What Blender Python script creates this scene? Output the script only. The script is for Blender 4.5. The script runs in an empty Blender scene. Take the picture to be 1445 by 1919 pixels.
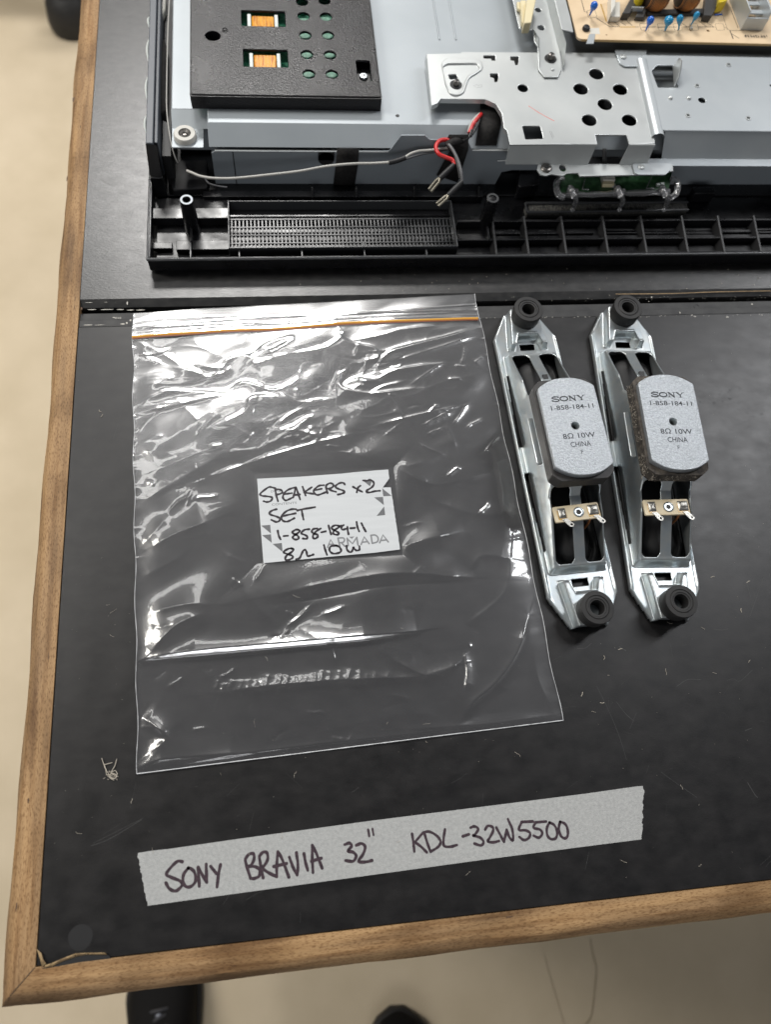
import bpy, bmesh, math, random
import numpy as np
from mathutils import Matrix, Vector

random.seed(7)
rng = np.random.default_rng(11)
scene = bpy.context.scene
C = scene.collection
MM = 0.001

# ---------------------------------------------------------------- camera
PW, PH = 1445.0, 1919.0
CF = 1393.8
CC = np.array([131.184, 60.527, 411.59])            # mm above the bench top
_a, _b, _c = 0.380747, 0.251232, -0.324275
def _rot(a, b, c):
    ca, sa, cb, sb, cc, sc = math.cos(a), math.sin(a), math.cos(b), math.sin(b), math.cos(c), math.sin(c)
    Rx = np.array([[1, 0, 0], [0, ca, -sa], [0, sa, ca]])
    Ry = np.array([[cb, 0, 0], [0, 1, 0], [0, 0, 1]]) * 0 + np.array([[cb, -sb, 0], [sb, cb, 0], [0, 0, 1]])
    Rz = np.array([[cc, -sc, 0], [sc, cc, 0], [0, 0, 1]])
    return Rz @ Rx @ Ry
CR = _rot(_a, _b, _c)
cam_d = bpy.data.cameras.new("camera")
cam = bpy.data.objects.new("camera", cam_d)
C.objects.link(cam)
M4 = Matrix([[*CR[i], CC[i] * MM] for i in range(3)] + [[0, 0, 0, 1]])
cam.matrix_world = M4
cam_d.sensor_fit = 'VERTICAL'
cam_d.sensor_height = 36.0
cam_d.sensor_width = 27.1
cam_d.lens = CF / PH * 36.0
cam_d.clip_start = 0.01
cam_d.clip_end = 100
cam_d.dof.use_dof = True
cam_d.dof.focus_distance = 0.43
cam_d.dof.aperture_fstop = 7.5
scene.camera = cam

# ---------------------------------------------------------------- light
world = bpy.data.worlds.new("World")
scene.world = world
world.use_nodes = True
wn = world.node_tree.nodes; wl = world.node_tree.links
bg = wn['Background']
tc = wn.new('ShaderNodeTexCoord'); sx = wn.new('ShaderNodeSeparateXYZ'); cr = wn.new('ShaderNodeValToRGB')
wl.new(tc.outputs['Generated'], sx.inputs[0]); wl.new(sx.outputs['Z'], cr.inputs[0]); wl.new(cr.outputs[0], bg.inputs[0])
cr.color_ramp.elements[0].position = 0.0; cr.color_ramp.elements[0].color = (0.66, 0.66, 0.66, 1)
cr.color_ramp.elements[1].position = 0.95; cr.color_ramp.elements[1].color = (0.22, 0.235, 0.26, 1)
bg.inputs[1].default_value = 0.27

def lamp(name, loc, target, sx_, sy_, power, col=(1, 0.98, 0.95), rz=0):
    d = bpy.data.lights.new(name, 'AREA')
    d.shape = 'RECTANGLE'; d.size = sx_; d.size_y = sy_; d.energy = power; d.color = col
    o = bpy.data.objects.new(name, d); C.objects.link(o)
    o.location = loc
    v = Vector(target) - Vector(loc)
    o.rotation_euler = v.to_track_quat('-Z', 'Y').to_euler()
    return o
lamp('ceiling_lamp_far', (-0.05, 2.32, 2.0), (0.2, 0.3, 0), 0.85, 0.28, 54)
lamp('ceiling_lamp_right', (1.9, 1.25, 2.0), (0.3, 0.25, 0), 0.28, 1.6, 36, (0.97, 0.98, 1.0))
lamp('ceiling_lamp_middle', (-0.35, 1.30, 2.0), (0.1, 0.3, 0), 1.3, 0.16, 6, (1, 0.99, 0.97))
lamp('fill_lamp_near', (-0.35, -2.3, 1.25), (0.2, 0.4, 0), 1.8, 0.8, 16, (0.97, 0.98, 1.0))  # unseen fill lamp added to brighten the upright near faces
ll = lamp('fill_lamp_left', (-1.9, 1.0, 1.8), (-0.75, 0.75, -0.88), 0.6, 1.6, 27, (1, 0.965, 0.90))  # added fill, out of view, to brighten the floor left of the bench
ll.data.spread = math.radians(100)

scene.view_settings.view_transform = 'Standard'
scene.view_settings.look = 'None'
scene.view_settings.exposure = -0.30
scene.view_settings.gamma = 1.0
scene.view_settings.use_curve_mapping = False
scene.render.engine = 'CYCLES'
cy = scene.cycles
cy.use_denoising = True
cy.max_bounces = 8; cy.transparent_max_bounces = 24; cy.glossy_bounces = 4; cy.diffuse_bounces = 3
cy.caustics_reflective = False; cy.caustics_refractive = False
cy.sample_clamp_indirect = 4.0

# ---------------------------------------------------------------- helpers
def U(px, py, z=0.0):
    """point of the place (mm) that stands at height z on the sight line of a photo point"""
    d = CR @ np.array([(px - PW / 2) / CF, -(py - PH / 2) / CF, -1.0])
    t = (z - CC[2]) / d[2]
    q = CC + t * d
    return float(q[0]), float(q[1])
def UP(pts, z): return [U(x, y, z) for x, y in pts]
def U3(px, py, z): x, y = U(px, py, z); return (x, y, z)
def K(x0, y0, w, W=1445.0):
    s = w / W
    return lambda pts: [(x0 + x * s, y0 + y * s) for x, y in pts]

def tag(o, label=None, cat=None, group=None, kind=None):
    if label: o['label'] = label
    if cat: o['category'] = cat
    if group: o['group'] = group
    if kind: o['kind'] = kind
    return o
def attach(o, parent):
    if parent is None: return
    o.parent = parent
    if parent.type == 'EMPTY':
        o.matrix_parent_inverse = Matrix.Translation(-Vector(parent.location))
def thing(name, label, cat, loc=(0, 0, 0), group=None):
    o = bpy.data.objects.new(name, None); C.objects.link(o)
    o.empty_display_size = 0.02
    o.location = [v * MM for v in loc]
    return tag(o, label, cat, group)
def finish(o, me, parent, smooth=35, bevel=0, solid=0, segs=2, weld=False):
    C.objects.link(o)
    attach(o, parent)
    if smooth:
        for p in me.polygons: p.use_smooth = True
        me.set_sharp_from_angle(angle=math.radians(smooth))
    if solid:
        m = o.modifiers.new('s', 'SOLIDIFY'); m.thickness = solid * MM; m.offset = -1
    if bevel:
        m = o.modifiers.new('b', 'BEVEL'); m.width = bevel * MM; m.segments = segs; m.limit_method = 'ANGLE'; m.angle_limit = math.radians(40)
    return o

class MB:
    """collects shapes (mm) and links them as ONE mesh object"""
    def __init__(s): s.v = []; s.f = []; s.mi = []; s.cur = 0
    def add(s, vs, fs):
        b = len(s.v); s.v += [tuple(map(float, v)) for v in vs]
        for f in fs: s.f.append([b + i for i in f]); s.mi.append(s.cur)
        return s
    def box(s, x0, x1, y0, y1, z0, z1, rz=0, c=None):
        vs = [(x, y, z) for z in (z0, z1) for x, y in ((x0, y0), (x1, y0), (x1, y1), (x0, y1))]
        if rz:
            cx, cy_ = c or ((x0 + x1) / 2, (y0 + y1) / 2); k, q = math.cos(rz), math.sin(rz)
            vs = [(cx + (x - cx) * k - (y - cy_) * q, cy_ + (x - cx) * q + (y - cy_) * k, z) for x, y, z in vs]
        return s.add(vs, [(3, 2, 1, 0), (4, 5, 6, 7), (0, 1, 5, 4), (1, 2, 6, 5), (2, 3, 7, 6), (3, 0, 4, 7)])
    def prism(s, poly, z0, z1, top=None):
        n = len(poly); top = top or poly
        a = sum(poly[i][0] * poly[(i + 1) % n][1] - poly[(i + 1) % n][0] * poly[i][1] for i in range(n))
        if a < 0: poly = poly[::-1]; top = top[::-1]
        return s.add([(x, y, z0) for x, y in poly] + [(x, y, z1) for x, y in top],
                     [tuple(range(n))[::-1], tuple(range(n, 2 * n))] + [(i, (i + 1) % n, n + (i + 1) % n, n + i) for i in range(n)])
    def lathe(s, c, prof, n=28, axis='Z', caps=True):
        vs = []; fs = []; m = len(prof)
        for r, h in prof:
            for i in range(n):
                t = 2 * math.pi * i / n; a, b = r * math.cos(t), r * math.sin(t)
                vs.append({'Z': (c[0] + a, c[1] + b, c[2] + h), 'X': (c[0] + h, c[1] + a, c[2] + b), 'Y': (c[0] + b, c[1] + h, c[2] + a)}[axis])
        for j in range(m - 1):
            for i in range(n):
                k = (i + 1) % n
                fs.append((j * n + i, j * n + k, (j + 1) * n + k, (j + 1) * n + i))
        if caps:
            fs.append(tuple(range(n))[::-1]); fs.append(tuple(range((m - 1) * n, m * n)))
        return s.add(vs, fs)
    def cyl(s, c, r, h, n=24, axis='Z'): return s.lathe(c, [(r, 0), (r, h)], n, axis)
    def tube(s, pts, r, n=8, rr=None):
        P = [np.array(p, float) for p in pts]; vs = []; fs = []
        up = np.array([0, 0, 1.0])
        for i, p in enumerate(P):
            d = P[min(i + 1, len(P) - 1)] - P[max(i - 1, 0)]; d = d / (np.linalg.norm(d) + 1e-9)
            a = np.cross(d, up); 
            if np.linalg.norm(a) < 1e-3: a = np.cross(d, np.array([1.0, 0, 0]))
            a /= np.linalg.norm(a); b = np.cross(a, d)
            q = rr[i] if rr else r
            for k in range(n):
                t = 2 * math.pi * k / n
                vs.append(p + q * (a * math.cos(t) + b * math.sin(t)))
        for i in range(len(P) - 1):
            for k in range(n):
                l = (k + 1) % n
                fs.append((i * n + k, i * n + l, (i + 1) * n + l, (i + 1) * n + k))
        fs.append(tuple(range(n))); fs.append(tuple(range((len(P) - 1) * n, len(P) * n))[::-1])
        return s.add(vs, fs)
    def sheet(s, poly3): return s.add(poly3, [tuple(range(len(poly3)))])
    def ball(s, c, r, n=12, sq=(1, 1, 1)):
        prof = [(max(1e-3, r * math.sin(math.pi * j / n)), -r * math.cos(math.pi * j / n)) for j in range(n + 1)]
        b = len(s.v); s.lathe((0, 0, 0), prof, 16)
        s.v[b:] = [(c[0] + x * sq[0], c[1] + y * sq[1], c[2] + z * sq[2]) for x, y, z in s.v[b:]]
        return s
    def build(s, name, mats, parent=None, smooth=35, bevel=0, solid=0, segs=2, recalc=True):
        me = bpy.data.meshes.new(name)
        me.from_pydata([(x * MM, y * MM, z * MM) for x, y, z in s.v], [], s.f)
        for m in (mats if isinstance(mats, (list, tuple)) else [mats]): me.materials.append(m)
        me.polygons.foreach_set('material_index', s.mi)
        if recalc:
            bm = bmesh.new(); bm.from_mesh(me); bmesh.ops.recalc_face_normals(bm, faces=bm.faces); bm.to_mesh(me); bm.free()
        me.update()
        return finish(bpy.data.objects.new(name, me), me, parent, smooth, bevel, solid, segs)

def smoothpts(pts, n=5, closed=False):
    """Catmull-Rom through the given points"""
    P = [np.array(p, float) for p in pts]
    if len(P) < 3: return P
    out = []
    for i in range(len(P) - 1):
        p0 = P[i - 1] if i > 0 else 2 * P[0] - P[1]
        p1, p2 = P[i], P[i + 1]
        p3 = P[i + 2] if i + 2 < len(P) else 2 * P[-1] - P[-2]
        for k in range(n):
            t = k / n
            out.append(0.5 * ((2 * p1) + (-p0 + p2) * t + (2 * p0 - 5 * p1 + 4 * p2 - p3) * t * t + (-p0 + 3 * p1 - 3 * p2 + p3) * t ** 3))
    out.append(P[-1])
    return out

def circle(cx, cy_, rx, ry=None, n=24): 
    ry = ry or rx
    return [(cx + rx * math.cos(2 * math.pi * i / n), cy_ + ry * math.sin(2 * math.pi * i / n)) for i in range(n)]
def roundpoly(poly, r, n=4):
    out = []; m = len(poly); P = [np.array(p, float) for p in poly]
    for i in range(m):
        p, a, b = P[i], P[i - 1], P[(i + 1) % m]
        da, db = a - p, b - p; la, lb = np.linalg.norm(da), np.linalg.norm(db)
        q = min(r, la * .45, lb * .45); s, e = p + da / la * q, p + db / lb * q
        for k in range(n + 1):
            t = k / n; out.append(tuple((1 - t) ** 2 * s + 2 * t * (1 - t) * p + t * t * e))
    return out

def curve_mesh(polys, extr=0.0, bev=0.0):
    cu = bpy.data.curves.new('c', 'CURVE'); cu.dimensions = '2D'; cu.fill_mode = 'BOTH'
    cu.extrude = extr; cu.bevel_depth = bev; cu.bevel_resolution = 1; cu.offset = -bev
    for poly in polys:
        sp = cu.splines.new('POLY'); sp.points.add(len(poly) - 1)
        for p, q in zip(sp.points, poly): p.co = (q[0], q[1], 0, 1)
        sp.use_cyclic_u = True
    o = bpy.data.objects.new('c', cu); C.objects.link(o)
    dg = bpy.context.evaluated_depsgraph_get()
    me = bpy.data.meshes.new_from_object(o.evaluated_get(dg))
    bpy.data.objects.remove(o); bpy.data.curves.remove(cu)
    return me
def plate(name, polys, ztop, th, m, parent=None, bev=0.15, smooth=35, extra=None, zfun=None):
    """flat sheet with cut-outs (first outline, then holes), plus optional extra MB shapes in the same mesh"""
    me = curve_mesh(polys, max(th / 2 - bev, 0.01), bev)
    me.name = name
    n = len(me.vertices); co = np.empty(n * 3); me.vertices.foreach_get('co', co); co = co.reshape(-1, 3)
    co[:, 2] += ztop - th / 2
    if zfun is not None: co = zfun(co)
    me.vertices.foreach_set('co', (co * MM).ravel())
    me.materials.clear()
    for mm_ in (m if isinstance(m, (list, tuple)) else [m]): me.materials.append(mm_)
    if extra is not None:
        t = extra.build('x', m, None)
        bm = bmesh.new(); bm.from_mesh(me); bm.from_mesh(t.data); bm.to_mesh(me); bm.free()
        bpy.data.objects.remove(t)
    me.update()
    return finish(bpy.data.objects.new(name, me), me, parent, smooth)
def text_mesh(body, size, offset=0.0, sx_=1.0, align='CENTER'):
    cu = bpy.data.curves.new('t', 'FONT'); cu.body = body; cu.size = size; cu.align_x = align; cu.align_y = 'CENTER'; cu.offset = offset
    cu.resolution_u = 3
    o = bpy.data.objects.new('t', cu); C.objects.link(o)
    dg = bpy.context.evaluated_depsgraph_get()
    me = bpy.data.meshes.new_from_object(o.evaluated_get(dg))
    bpy.data.objects.remove(o); bpy.data.curves.remove(cu)
    vs = [(v.co.x * sx_, v.co.y) for v in me.vertices]; fs = [tuple(p.vertices) for p in me.polygons]
    bpy.data.meshes.remove(me)
    return vs, fs
def put_text(mb, body, c, ang, size, z, offset=0.0, sx_=1.0, align='CENTER'):
    vs, fs = text_mesh(body, size, offset, sx_, align); k, q = math.cos(ang), math.sin(ang)
    mb.add([(c[0] + x * k - y * q, c[1] + x * q + y * k, z) for x, y in vs], fs)
_sz = [0]
def stroke(mb, pts, w, z, smooth=True, vary=0.12):
    """pen stroke: a flat ribbon with round ends"""
    P = smoothpts(pts, 5) if smooth else [np.array(p, float) for p in pts]
    _sz[0] += 1; z = z + (_sz[0] % 40) * 0.0015
    n = len(P); L = []; R = []
    for i in range(n):
        d = P[min(i + 1, n - 1)] - P[max(i - 1, 0)]; d = d / (np.linalg.norm(d) + 1e-9); nn = np.array([-d[1], d[0]])
        ww = w * 0.5 * (1 + vary * math.sin(i * 0.9 + _sz[0] * 2.1))
        if i == 0: mbcap(mb, P[0], -d, nn, ww, z)
        if i == n - 1: mbcap(mb, P[-1], d, nn, ww, z)
        L.append(P[i] + nn * ww); R.append(P[i] - nn * ww)
    mb.add([(*p, z) for p in L] + [(*p, z) for p in R], [(n + i, n + i + 1, i + 1, i) for i in range(n - 1)])
def mbcap(mb, p, d, nn, w, z):
    vs = [(*(p + w * (nn * math.cos(t) + d * math.sin(t))), z) for t in [math.pi * k / 6 for k in range(7)]]
    mb.add(vs, [tuple(range(7))])

def vnoise(u, v, sc, seed):
    r = np.random.default_rng(seed); g = r.random((257, 257))
    x = u / sc; y = v / sc; xi = np.floor(x).astype(int); yi = np.floor(y).astype(int)
    fx = x - xi; fy = y - yi; fx = fx * fx * (3 - 2 * fx); fy = fy * fy * (3 - 2 * fy)
    A = g[yi % 256, xi % 256]; B = g[yi % 256, (xi + 1) % 256]; D = g[(yi + 1) % 256, xi % 256]; E = g[(yi + 1) % 256, (xi + 1) % 256]
    return A * (1 - fx) * (1 - fy) + B * fx * (1 - fy) + D * (1 - fx) * fy + E * fx * fy
def sstep(a, b, x): t = np.clip((x - a) / (b - a), 0, 1); return t * t * (3 - 2 * t)

def grid_mesh(name, X, Y, Z, mask, m, parent=None, solid=0, smooth=60):
    """sheet over a grid of points, faces only where mask holds"""
    ny, nx = X.shape
    idx = -np.ones(nx * ny, int)
    i0 = (np.arange(ny - 1)[:, None] * nx + np.arange(nx - 1)[None, :]).ravel()
    fm = (mask[:-1, :-1] & mask[1:, :-1] & mask[:-1, 1:] & mask[1:, 1:]).ravel()
    q = i0[fm]; F = np.stack([q, q + 1, q + nx + 1, q + nx], 1)
    used = np.unique(F); idx[used] = np.arange(len(used)); F = idx[F]
    V = np.stack([X.ravel(), Y.ravel(), Z.ravel()], 1)[used] * MM
    me = bpy.data.meshes.new(name)
    me.vertices.add(len(V)); me.vertices.foreach_set('co', V.ravel())
    me.loops.add(F.size); me.loops.foreach_set('vertex_index', F.ravel().astype(np.int32))
    me.polygons.add(len(F)); me.polygons.foreach_set('loop_start', (np.arange(len(F)) * 4).astype(np.int32))
    me.polygons.foreach_set('loop_total', np.full(len(F), 4, np.int32))
    me.update(calc_edges=True); me.validate()
    me.materials.append(m)
    return finish(bpy.data.objects.new(name, me), me, parent, smooth, 0, solid)

# ---------------------------------------------------------------- materials
def mat(name, col, rough=0.5, metal=0.0, spec=0.5, col2=None, nscale=300, nstretch=(1, 1, 1), ndetail=5, contrast=(0.35, 0.65),
        bump=0.0, bscale=1500, bstretch=(1, 1, 1), bdist=0.0002, rvar=0.0, coat=0.0, rscale=None, aniso=0, extra=None):
    m = bpy.data.materials.new(name); m.use_nodes = True
    N = m.node_tree.nodes; Lk = m.node_tree.links; b = N['Principled BSDF']
    b.inputs['Base Color'].default_value = (*col, 1); b.inputs['Roughness'].default_value = rough
    b.inputs['Metallic'].default_value = metal; b.inputs['Specular IOR Level'].default_value = spec
    if coat: b.inputs['Coat Weight'].default_value = coat; b.inputs['Coat Roughness'].default_value = 0.15
    t = N.new('ShaderNodeTexCoord')
    def noise(sc, st, det=5, rough_=0.55):
        mp = N.new('ShaderNodeMapping'); mp.inputs['Scale'].default_value = st
        Lk.new(t.outputs['Object'], mp.inputs[0])
        n = N.new('ShaderNodeTexNoise'); n.inputs['Scale'].default_value = sc; n.inputs['Detail'].default_value = det; n.inputs['Roughness'].default_value = rough_
        Lk.new(mp.outputs[0], n.inputs['Vector']); return n.outputs['Fac']
    if col2 is not None:
        f = noise(nscale, nstretch, ndetail)
        r = N.new('ShaderNodeValToRGB'); Lk.new(f, r.inputs[0])
        r.color_ramp.elements[0].position = contrast[0]; r.color_ramp.elements[1].position = contrast[1]
        r.color_ramp.elements[0].color = (*col, 1); r.color_ramp.elements[1].color = (*col2, 1)
        Lk.new(r.outputs[0], b.inputs['Base Color'])
    if rvar:
        f = noise(rscale or nscale * 0.7, nstretch, 4)
        mr = N.new('ShaderNodeMapRange'); Lk.new(f, mr.inputs[0])
        mr.inputs['From Min'].default_value = 0.3; mr.inputs['From Max'].default_value = 0.7
        mr.inputs['To Min'].default_value = max(0.02, rough - rvar); mr.inputs['To Max'].default_value = min(1, rough + rvar)
        Lk.new(mr.outputs[0], b.inputs['Roughness'])
    if bump:
        f = noise(bscale, bstretch, 4)
        bp = N.new('ShaderNodeBump'); bp.inputs['Strength'].default_value = bump; bp.inputs['Distance'].default_value = bdist
        Lk.new(f, bp.inputs['Height']); Lk.new(bp.outputs[0], b.inputs['Normal'])
    return m

m_bench = mat('bench_laminate', (0.0045, 0.0042, 0.0046), 0.40, spec=0.5, col2=(0.0175, 0.0162, 0.0163), nscale=75, nstretch=(1, 1.5, 1), ndetail=15, contrast=(0.34, 0.80), bump=0.16, bscale=1400, bstretch=(0.5, 1.3, 1), bdist=0.0002, rvar=0.035, rscale=70)
m_bench2 = mat('bench_laminate_worn', (0.009, 0.0092, 0.0098), 0.33, spec=0.78, col2=(0.030, 0.029, 0.028), nscale=140, nstretch=(1, 1.8, 1), ndetail=14, contrast=(0.34, 0.72), bump=0.35, bscale=800, bstretch=(0.5, 1.4, 1), bdist=0.0002, rvar=0.03, rscale=90)
m_benchdark = mat('bench_groove', (0.012, 0.012, 0.013), 0.55, col2=(0.03, 0.03, 0.03), nscale=120, bump=0.3, bscale=900)
def wood(name, st):
    m = mat(name, (0.22, 0.135, 0.07), 0.62, spec=0.3, col2=(0.45, 0.28, 0.135), nscale=110, nstretch=st, ndetail=12, contrast=(0.30, 0.64), bump=0.5, bscale=420, bstretch=st, bdist=0.0005)
    # broad stains along the strip and fine dark pores
    N = m.node_tree.nodes; Lk = m.node_tree.links; b = N['Principled BSDF']; src = b.inputs['Base Color'].links[0].from_socket
    t = N.new('ShaderNodeTexCoord')
    def layer(src, sc, st2, lo, hi, colr, fac):
        mp = N.new('ShaderNodeMapping'); mp.inputs['Scale'].default_value = st2; Lk.new(t.outputs['Object'], mp.inputs[0])
        n = N.new('ShaderNodeTexNoise'); n.inputs['Scale'].default_value = sc; n.inputs['Detail'].default_value = 6; Lk.new(mp.outputs[0], n.inputs['Vector'])
        r = N.new('ShaderNodeMapRange'); r.inputs['From Min'].default_value = lo; r.inputs['From Max'].default_value = hi; r.inputs['To Max'].default_value = fac; Lk.new(n.outputs['Fac'], r.inputs[0])
        mx = N.new('ShaderNodeMix'); mx.data_type = 'RGBA'; mx.blend_type = 'MULTIPLY'
        Lk.new(r.outputs[0], mx.inputs[0]); Lk.new(src, mx.inputs[6]); mx.inputs[7].default_value = (*colr, 1)
        return mx.outputs[2]
    o = layer(src, 16, (1, 1, 1), 0.48, 0.68, (0.55, 0.50, 0.44), 0.9)
    o = layer(o, 260, tuple(0.06 if s < 0.5 else 1.0 for s in st), 0.48, 0.66, (0.58, 0.50, 0.42), 0.8)
    o = layer(o, 1900, tuple(0.25 if s < 0.5 else 1.0 for s in st), 0.50, 0.64, (0.42, 0.34, 0.27), 0.7)
    Lk.new(o, b.inputs['Base Color'])
    return m
m_woody = wood('edge_timber_long', (1, 0.10, 1))
m_woodx = wood('edge_timber_front', (0.10, 1, 1))
m_woodend = mat('torn_timber', (0.20, 0.13, 0.065), 0.7, col2=(0.40, 0.28, 0.14), nscale=400)
m_floor = mat('concrete_floor', (0.57, 0.475, 0.335), 0.75, spec=0.25, col2=(0.67, 0.565, 0.415), nscale=7, ndetail=12, contrast=(0.3, 0.7), bump=0.1, bscale=60, bdist=0.002)
m_crack = mat('floor_crack', (0.36, 0.29, 0.195), 0.9)
m_zinc = mat('zinc_steel', (0.50, 0.555, 0.585), 0.30, metal=0.78, col2=(0.58, 0.605, 0.60), nscale=160, bump=0.04, bscale=900, bdist=0.0001)
m_zplate = mat('hammered_zinc', (0.34, 0.365, 0.39), 0.40, metal=0.6, col2=(0.46, 0.485, 0.51), nscale=900, contrast=(0.35, 0.65), bump=0.6, bscale=1000, bdist=0.0008, rvar=0.06)
m_ferrite = mat('ferrite', (0.028, 0.026, 0.026), 0.5, col2=(0.045, 0.042, 0.04), nscale=500, bump=0.2, bscale=1500)
m_ferrite_d = mat('dusty_ferrite', (0.035, 0.03, 0.027), 0.8, col2=(0.115, 0.098, 0.08), nscale=330, ndetail=9, contrast=(0.38, 0.66), bump=0.6, bscale=1400)
m_rubber = mat('black_rubber', (0.010, 0.010, 0.0105), 0.6, col2=(0.019, 0.018, 0.0175), nscale=220, bump=0.15, bscale=1500)
m_cone = mat('speaker_cone', (0.010, 0.010, 0.011), 0.6, bump=0.2, bscale=1200)
m_cream = mat('cream_board', (0.82, 0.71, 0.51), 0.55, col2=(0.78, 0.65, 0.43), nscale=300)
m_tin = mat('solder_tin', (0.40, 0.39, 0.36), 0.38, metal=0.9, bump=0.3, bscale=700, bdist=0.0005)
m_flux = mat('solder_flux', (0.62, 0.36, 0.06), 0.25)
m_copper = mat('copper_wire', (0.52, 0.21, 0.09), 0.35, metal=0.8)
m_black = mat('black_plastic', (0.0035, 0.0036, 0.0042), 0.30, col2=(0.0075, 0.0075, 0.009), nscale=70, bump=0.08, bscale=300, bdist=0.0003, rvar=0.10, rscale=60)
m_rim = mat('bezel_rim_plastic', (0.045, 0.047, 0.050), 0.30, bump=0.2, bscale=500)
m_side = mat('side_rail_plastic', (0.085, 0.095, 0.112), 0.42, bump=0.1, bscale=2000)
m_inv = mat('textured_black_plastic', (0.0035, 0.0032, 0.004), 0.31, spec=0.36, col2=(0.007, 0.0055, 0.0075), nscale=60, bump=0.5, bscale=900, bdist=0.0005, rvar=0.05)
m_panel = mat('painted_steel_light', (0.37, 0.405, 0.43), 0.46, metal=0.25, col2=(0.40, 0.435, 0.46), nscale=25)
m_shield = mat('painted_steel_blue_grey', (0.31, 0.345, 0.375), 0.42, metal=0.15, col2=(0.33, 0.365, 0.395), nscale=40)
m_brk = mat('galvanised_steel', (0.54, 0.565, 0.565), 0.42, metal=0.7, col2=(0.61, 0.63, 0.625), nscale=22, bump=0.05, bscale=900, rvar=0.05)
m_brk2 = mat('galvanised_steel_cool', (0.49, 0.53, 0.555), 0.42, metal=0.55, col2=(0.55, 0.585, 0.605), nscale=22, bump=0.05, bscale=900)
m_screw = mat('dark_screw', (0.16, 0.15, 0.14), 0.32, metal=0.9)
m_chrome = mat('bright_screw', (0.68, 0.72, 0.76), 0.3, metal=0.8)
m_white_rub = mat('cream_grommet', (0.60, 0.585, 0.54), 0.6)
m_tan = mat('phenolic_board', (0.70, 0.53, 0.34), 0.5, col2=(0.76, 0.59, 0.39), nscale=60)
m_tanedge = mat('phenolic_edge', (0.58, 0.40, 0.19), 0.6)
m_green = mat('green_board', (0.06, 0.38, 0.22), 0.4, col2=(0.20, 0.60, 0.40), nscale=350, contrast=(0.45, 0.6))
m_green2 = mat('dark_green_board', (0.018, 0.06, 0.022), 0.35, col2=(0.04, 0.11, 0.045), nscale=300, contrast=(0.45, 0.6))
m_teal = mat('teal_coil', (0.08, 0.62, 0.40), 0.4)
m_blue = mat('blue_disc', (0.015, 0.14, 0.62), 0.18, spec=0.6)
m_blue2 = mat('light_blue_disc', (0.02, 0.27, 0.52), 0.18, spec=0.6)
m_kapton = mat('amber_tape', (0.78, 0.36, 0.03), 0.18, col2=(0.50, 0.16, 0.012), nscale=260, nstretch=(2.5, .5, 1), contrast=(.42, .6))
m_bobbin = mat('white_bobbin', (0.62, 0.66, 0.64), 0.5)
m_yellow = mat('yellow_tape', (0.66, 0.50, 0.02), 0.35)
m_coil = mat('enamelled_copper', (0.50, 0.22, 0.075), 0.35, metal=0.5)
m_coilgap = mat('coil_gap', (0.03, 0.018, 0.012), 0.6)
m_charc = mat('charcoal_core', (0.04, 0.038, 0.037), 0.55)
m_conn = mat('white_connector', (0.66, 0.64, 0.58), 0.4)
m_clip = mat('cream_clip', (0.74, 0.65, 0.42), 0.42)
m_ink = mat('board_print', (0.06, 0.045, 0.035), 0.7)
m_jump = mat('jumper_print', (0.48, 0.28, 0.05), 0.5)
m_wirew = mat('white_wire', (0.46, 0.45, 0.42), 0.4)
m_wireg = mat('grey_wire', (0.11, 0.11, 0.115), 0.45)
m_wirer = mat('red_wire', (0.58, 0.025, 0.025), 0.35)
m_wirek = mat('black_sleeve', (0.014, 0.014, 0.015), 0.5)
m_spade = mat('tinned_brass', (0.30, 0.28, 0.23), 0.35, metal=0.7)
m_tape = mat('black_cloth_tape', (0.022, 0.021, 0.021), 0.85, spec=0.2, col2=(0.036, 0.034, 0.033), nscale=500, bump=0.5, bscale=2500)
m_label = mat('white_label', (0.60, 0.62, 0.635), 0.5, spec=0.3, col2=(0.565, 0.585, 0.60), nscale=200, nstretch=(.15, 2, 1))
m_marker = mat('black_marker', (0.012, 0.010, 0.014), 0.35, col2=(0.028, 0.020, 0.026), nscale=400)
m_marker2 = mat('purple_black_marker', (0.020, 0.010, 0.017), 0.6, col2=(0.065, 0.036, 0.048), nscale=900, contrast=(.35, .75))
m_print = mat('grey_print', (0.125, 0.128, 0.135), 0.5)
m_print2 = mat('mid_grey_print', (0.21, 0.215, 0.225), 0.5)
m_stamp = mat('stamped_ink', (0.03, 0.034, 0.038), 0.6)
m_masking = mat('masking_tape', (0.325, 0.33, 0.328), 0.75, spec=0.2, col2=(0.44, 0.445, 0.437), nscale=600, ndetail=8, contrast=(0.22, 0.72), bump=0.8, bscale=1300, bdist=0.0003)
m_lint = mat('lint', (0.55, 0.50, 0.42), 0.9)
m_scr = mat('scratch', (0.055, 0.055, 0.055), 0.7)
m_scr2 = mat('faint_scuff', (0.020, 0.020, 0.022), 0.5)
m_chip = mat('pale_chip', (0.52, 0.50, 0.45), 0.8)
m_shoe = mat('black_leather', (0.006, 0.0055, 0.0055), 0.75, spec=0.15, bump=0.3, bscale=150, bdist=0.001)
m_sole = mat('black_sole', (0.014, 0.013, 0.013), 0.7)
m_lace = mat('black_lace', (0.045, 0.045, 0.05), 0.5)
m_eyelet = mat('shoe_eyelet', (0.16, 0.17, 0.2), 0.4, metal=0.5)
m_trolley = mat('trolley_grey', (0.42, 0.42, 0.43), 0.5)
m_steelleg = mat('bench_steel', (0.06, 0.06, 0.065), 0.5)
m_redpen = mat('red_pencil', (0.75, 0.16, 0.12), 0.7)
m_seal = mat('film_seal', (0.62, 0.63, 0.65), 0.3)
m_zip = mat('orange_zip', (0.78, 0.40, 0.06), 0.35)
m_zip2 = mat('red_zip_edge', (0.42, 0.13, 0.06), 0.4)
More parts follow.
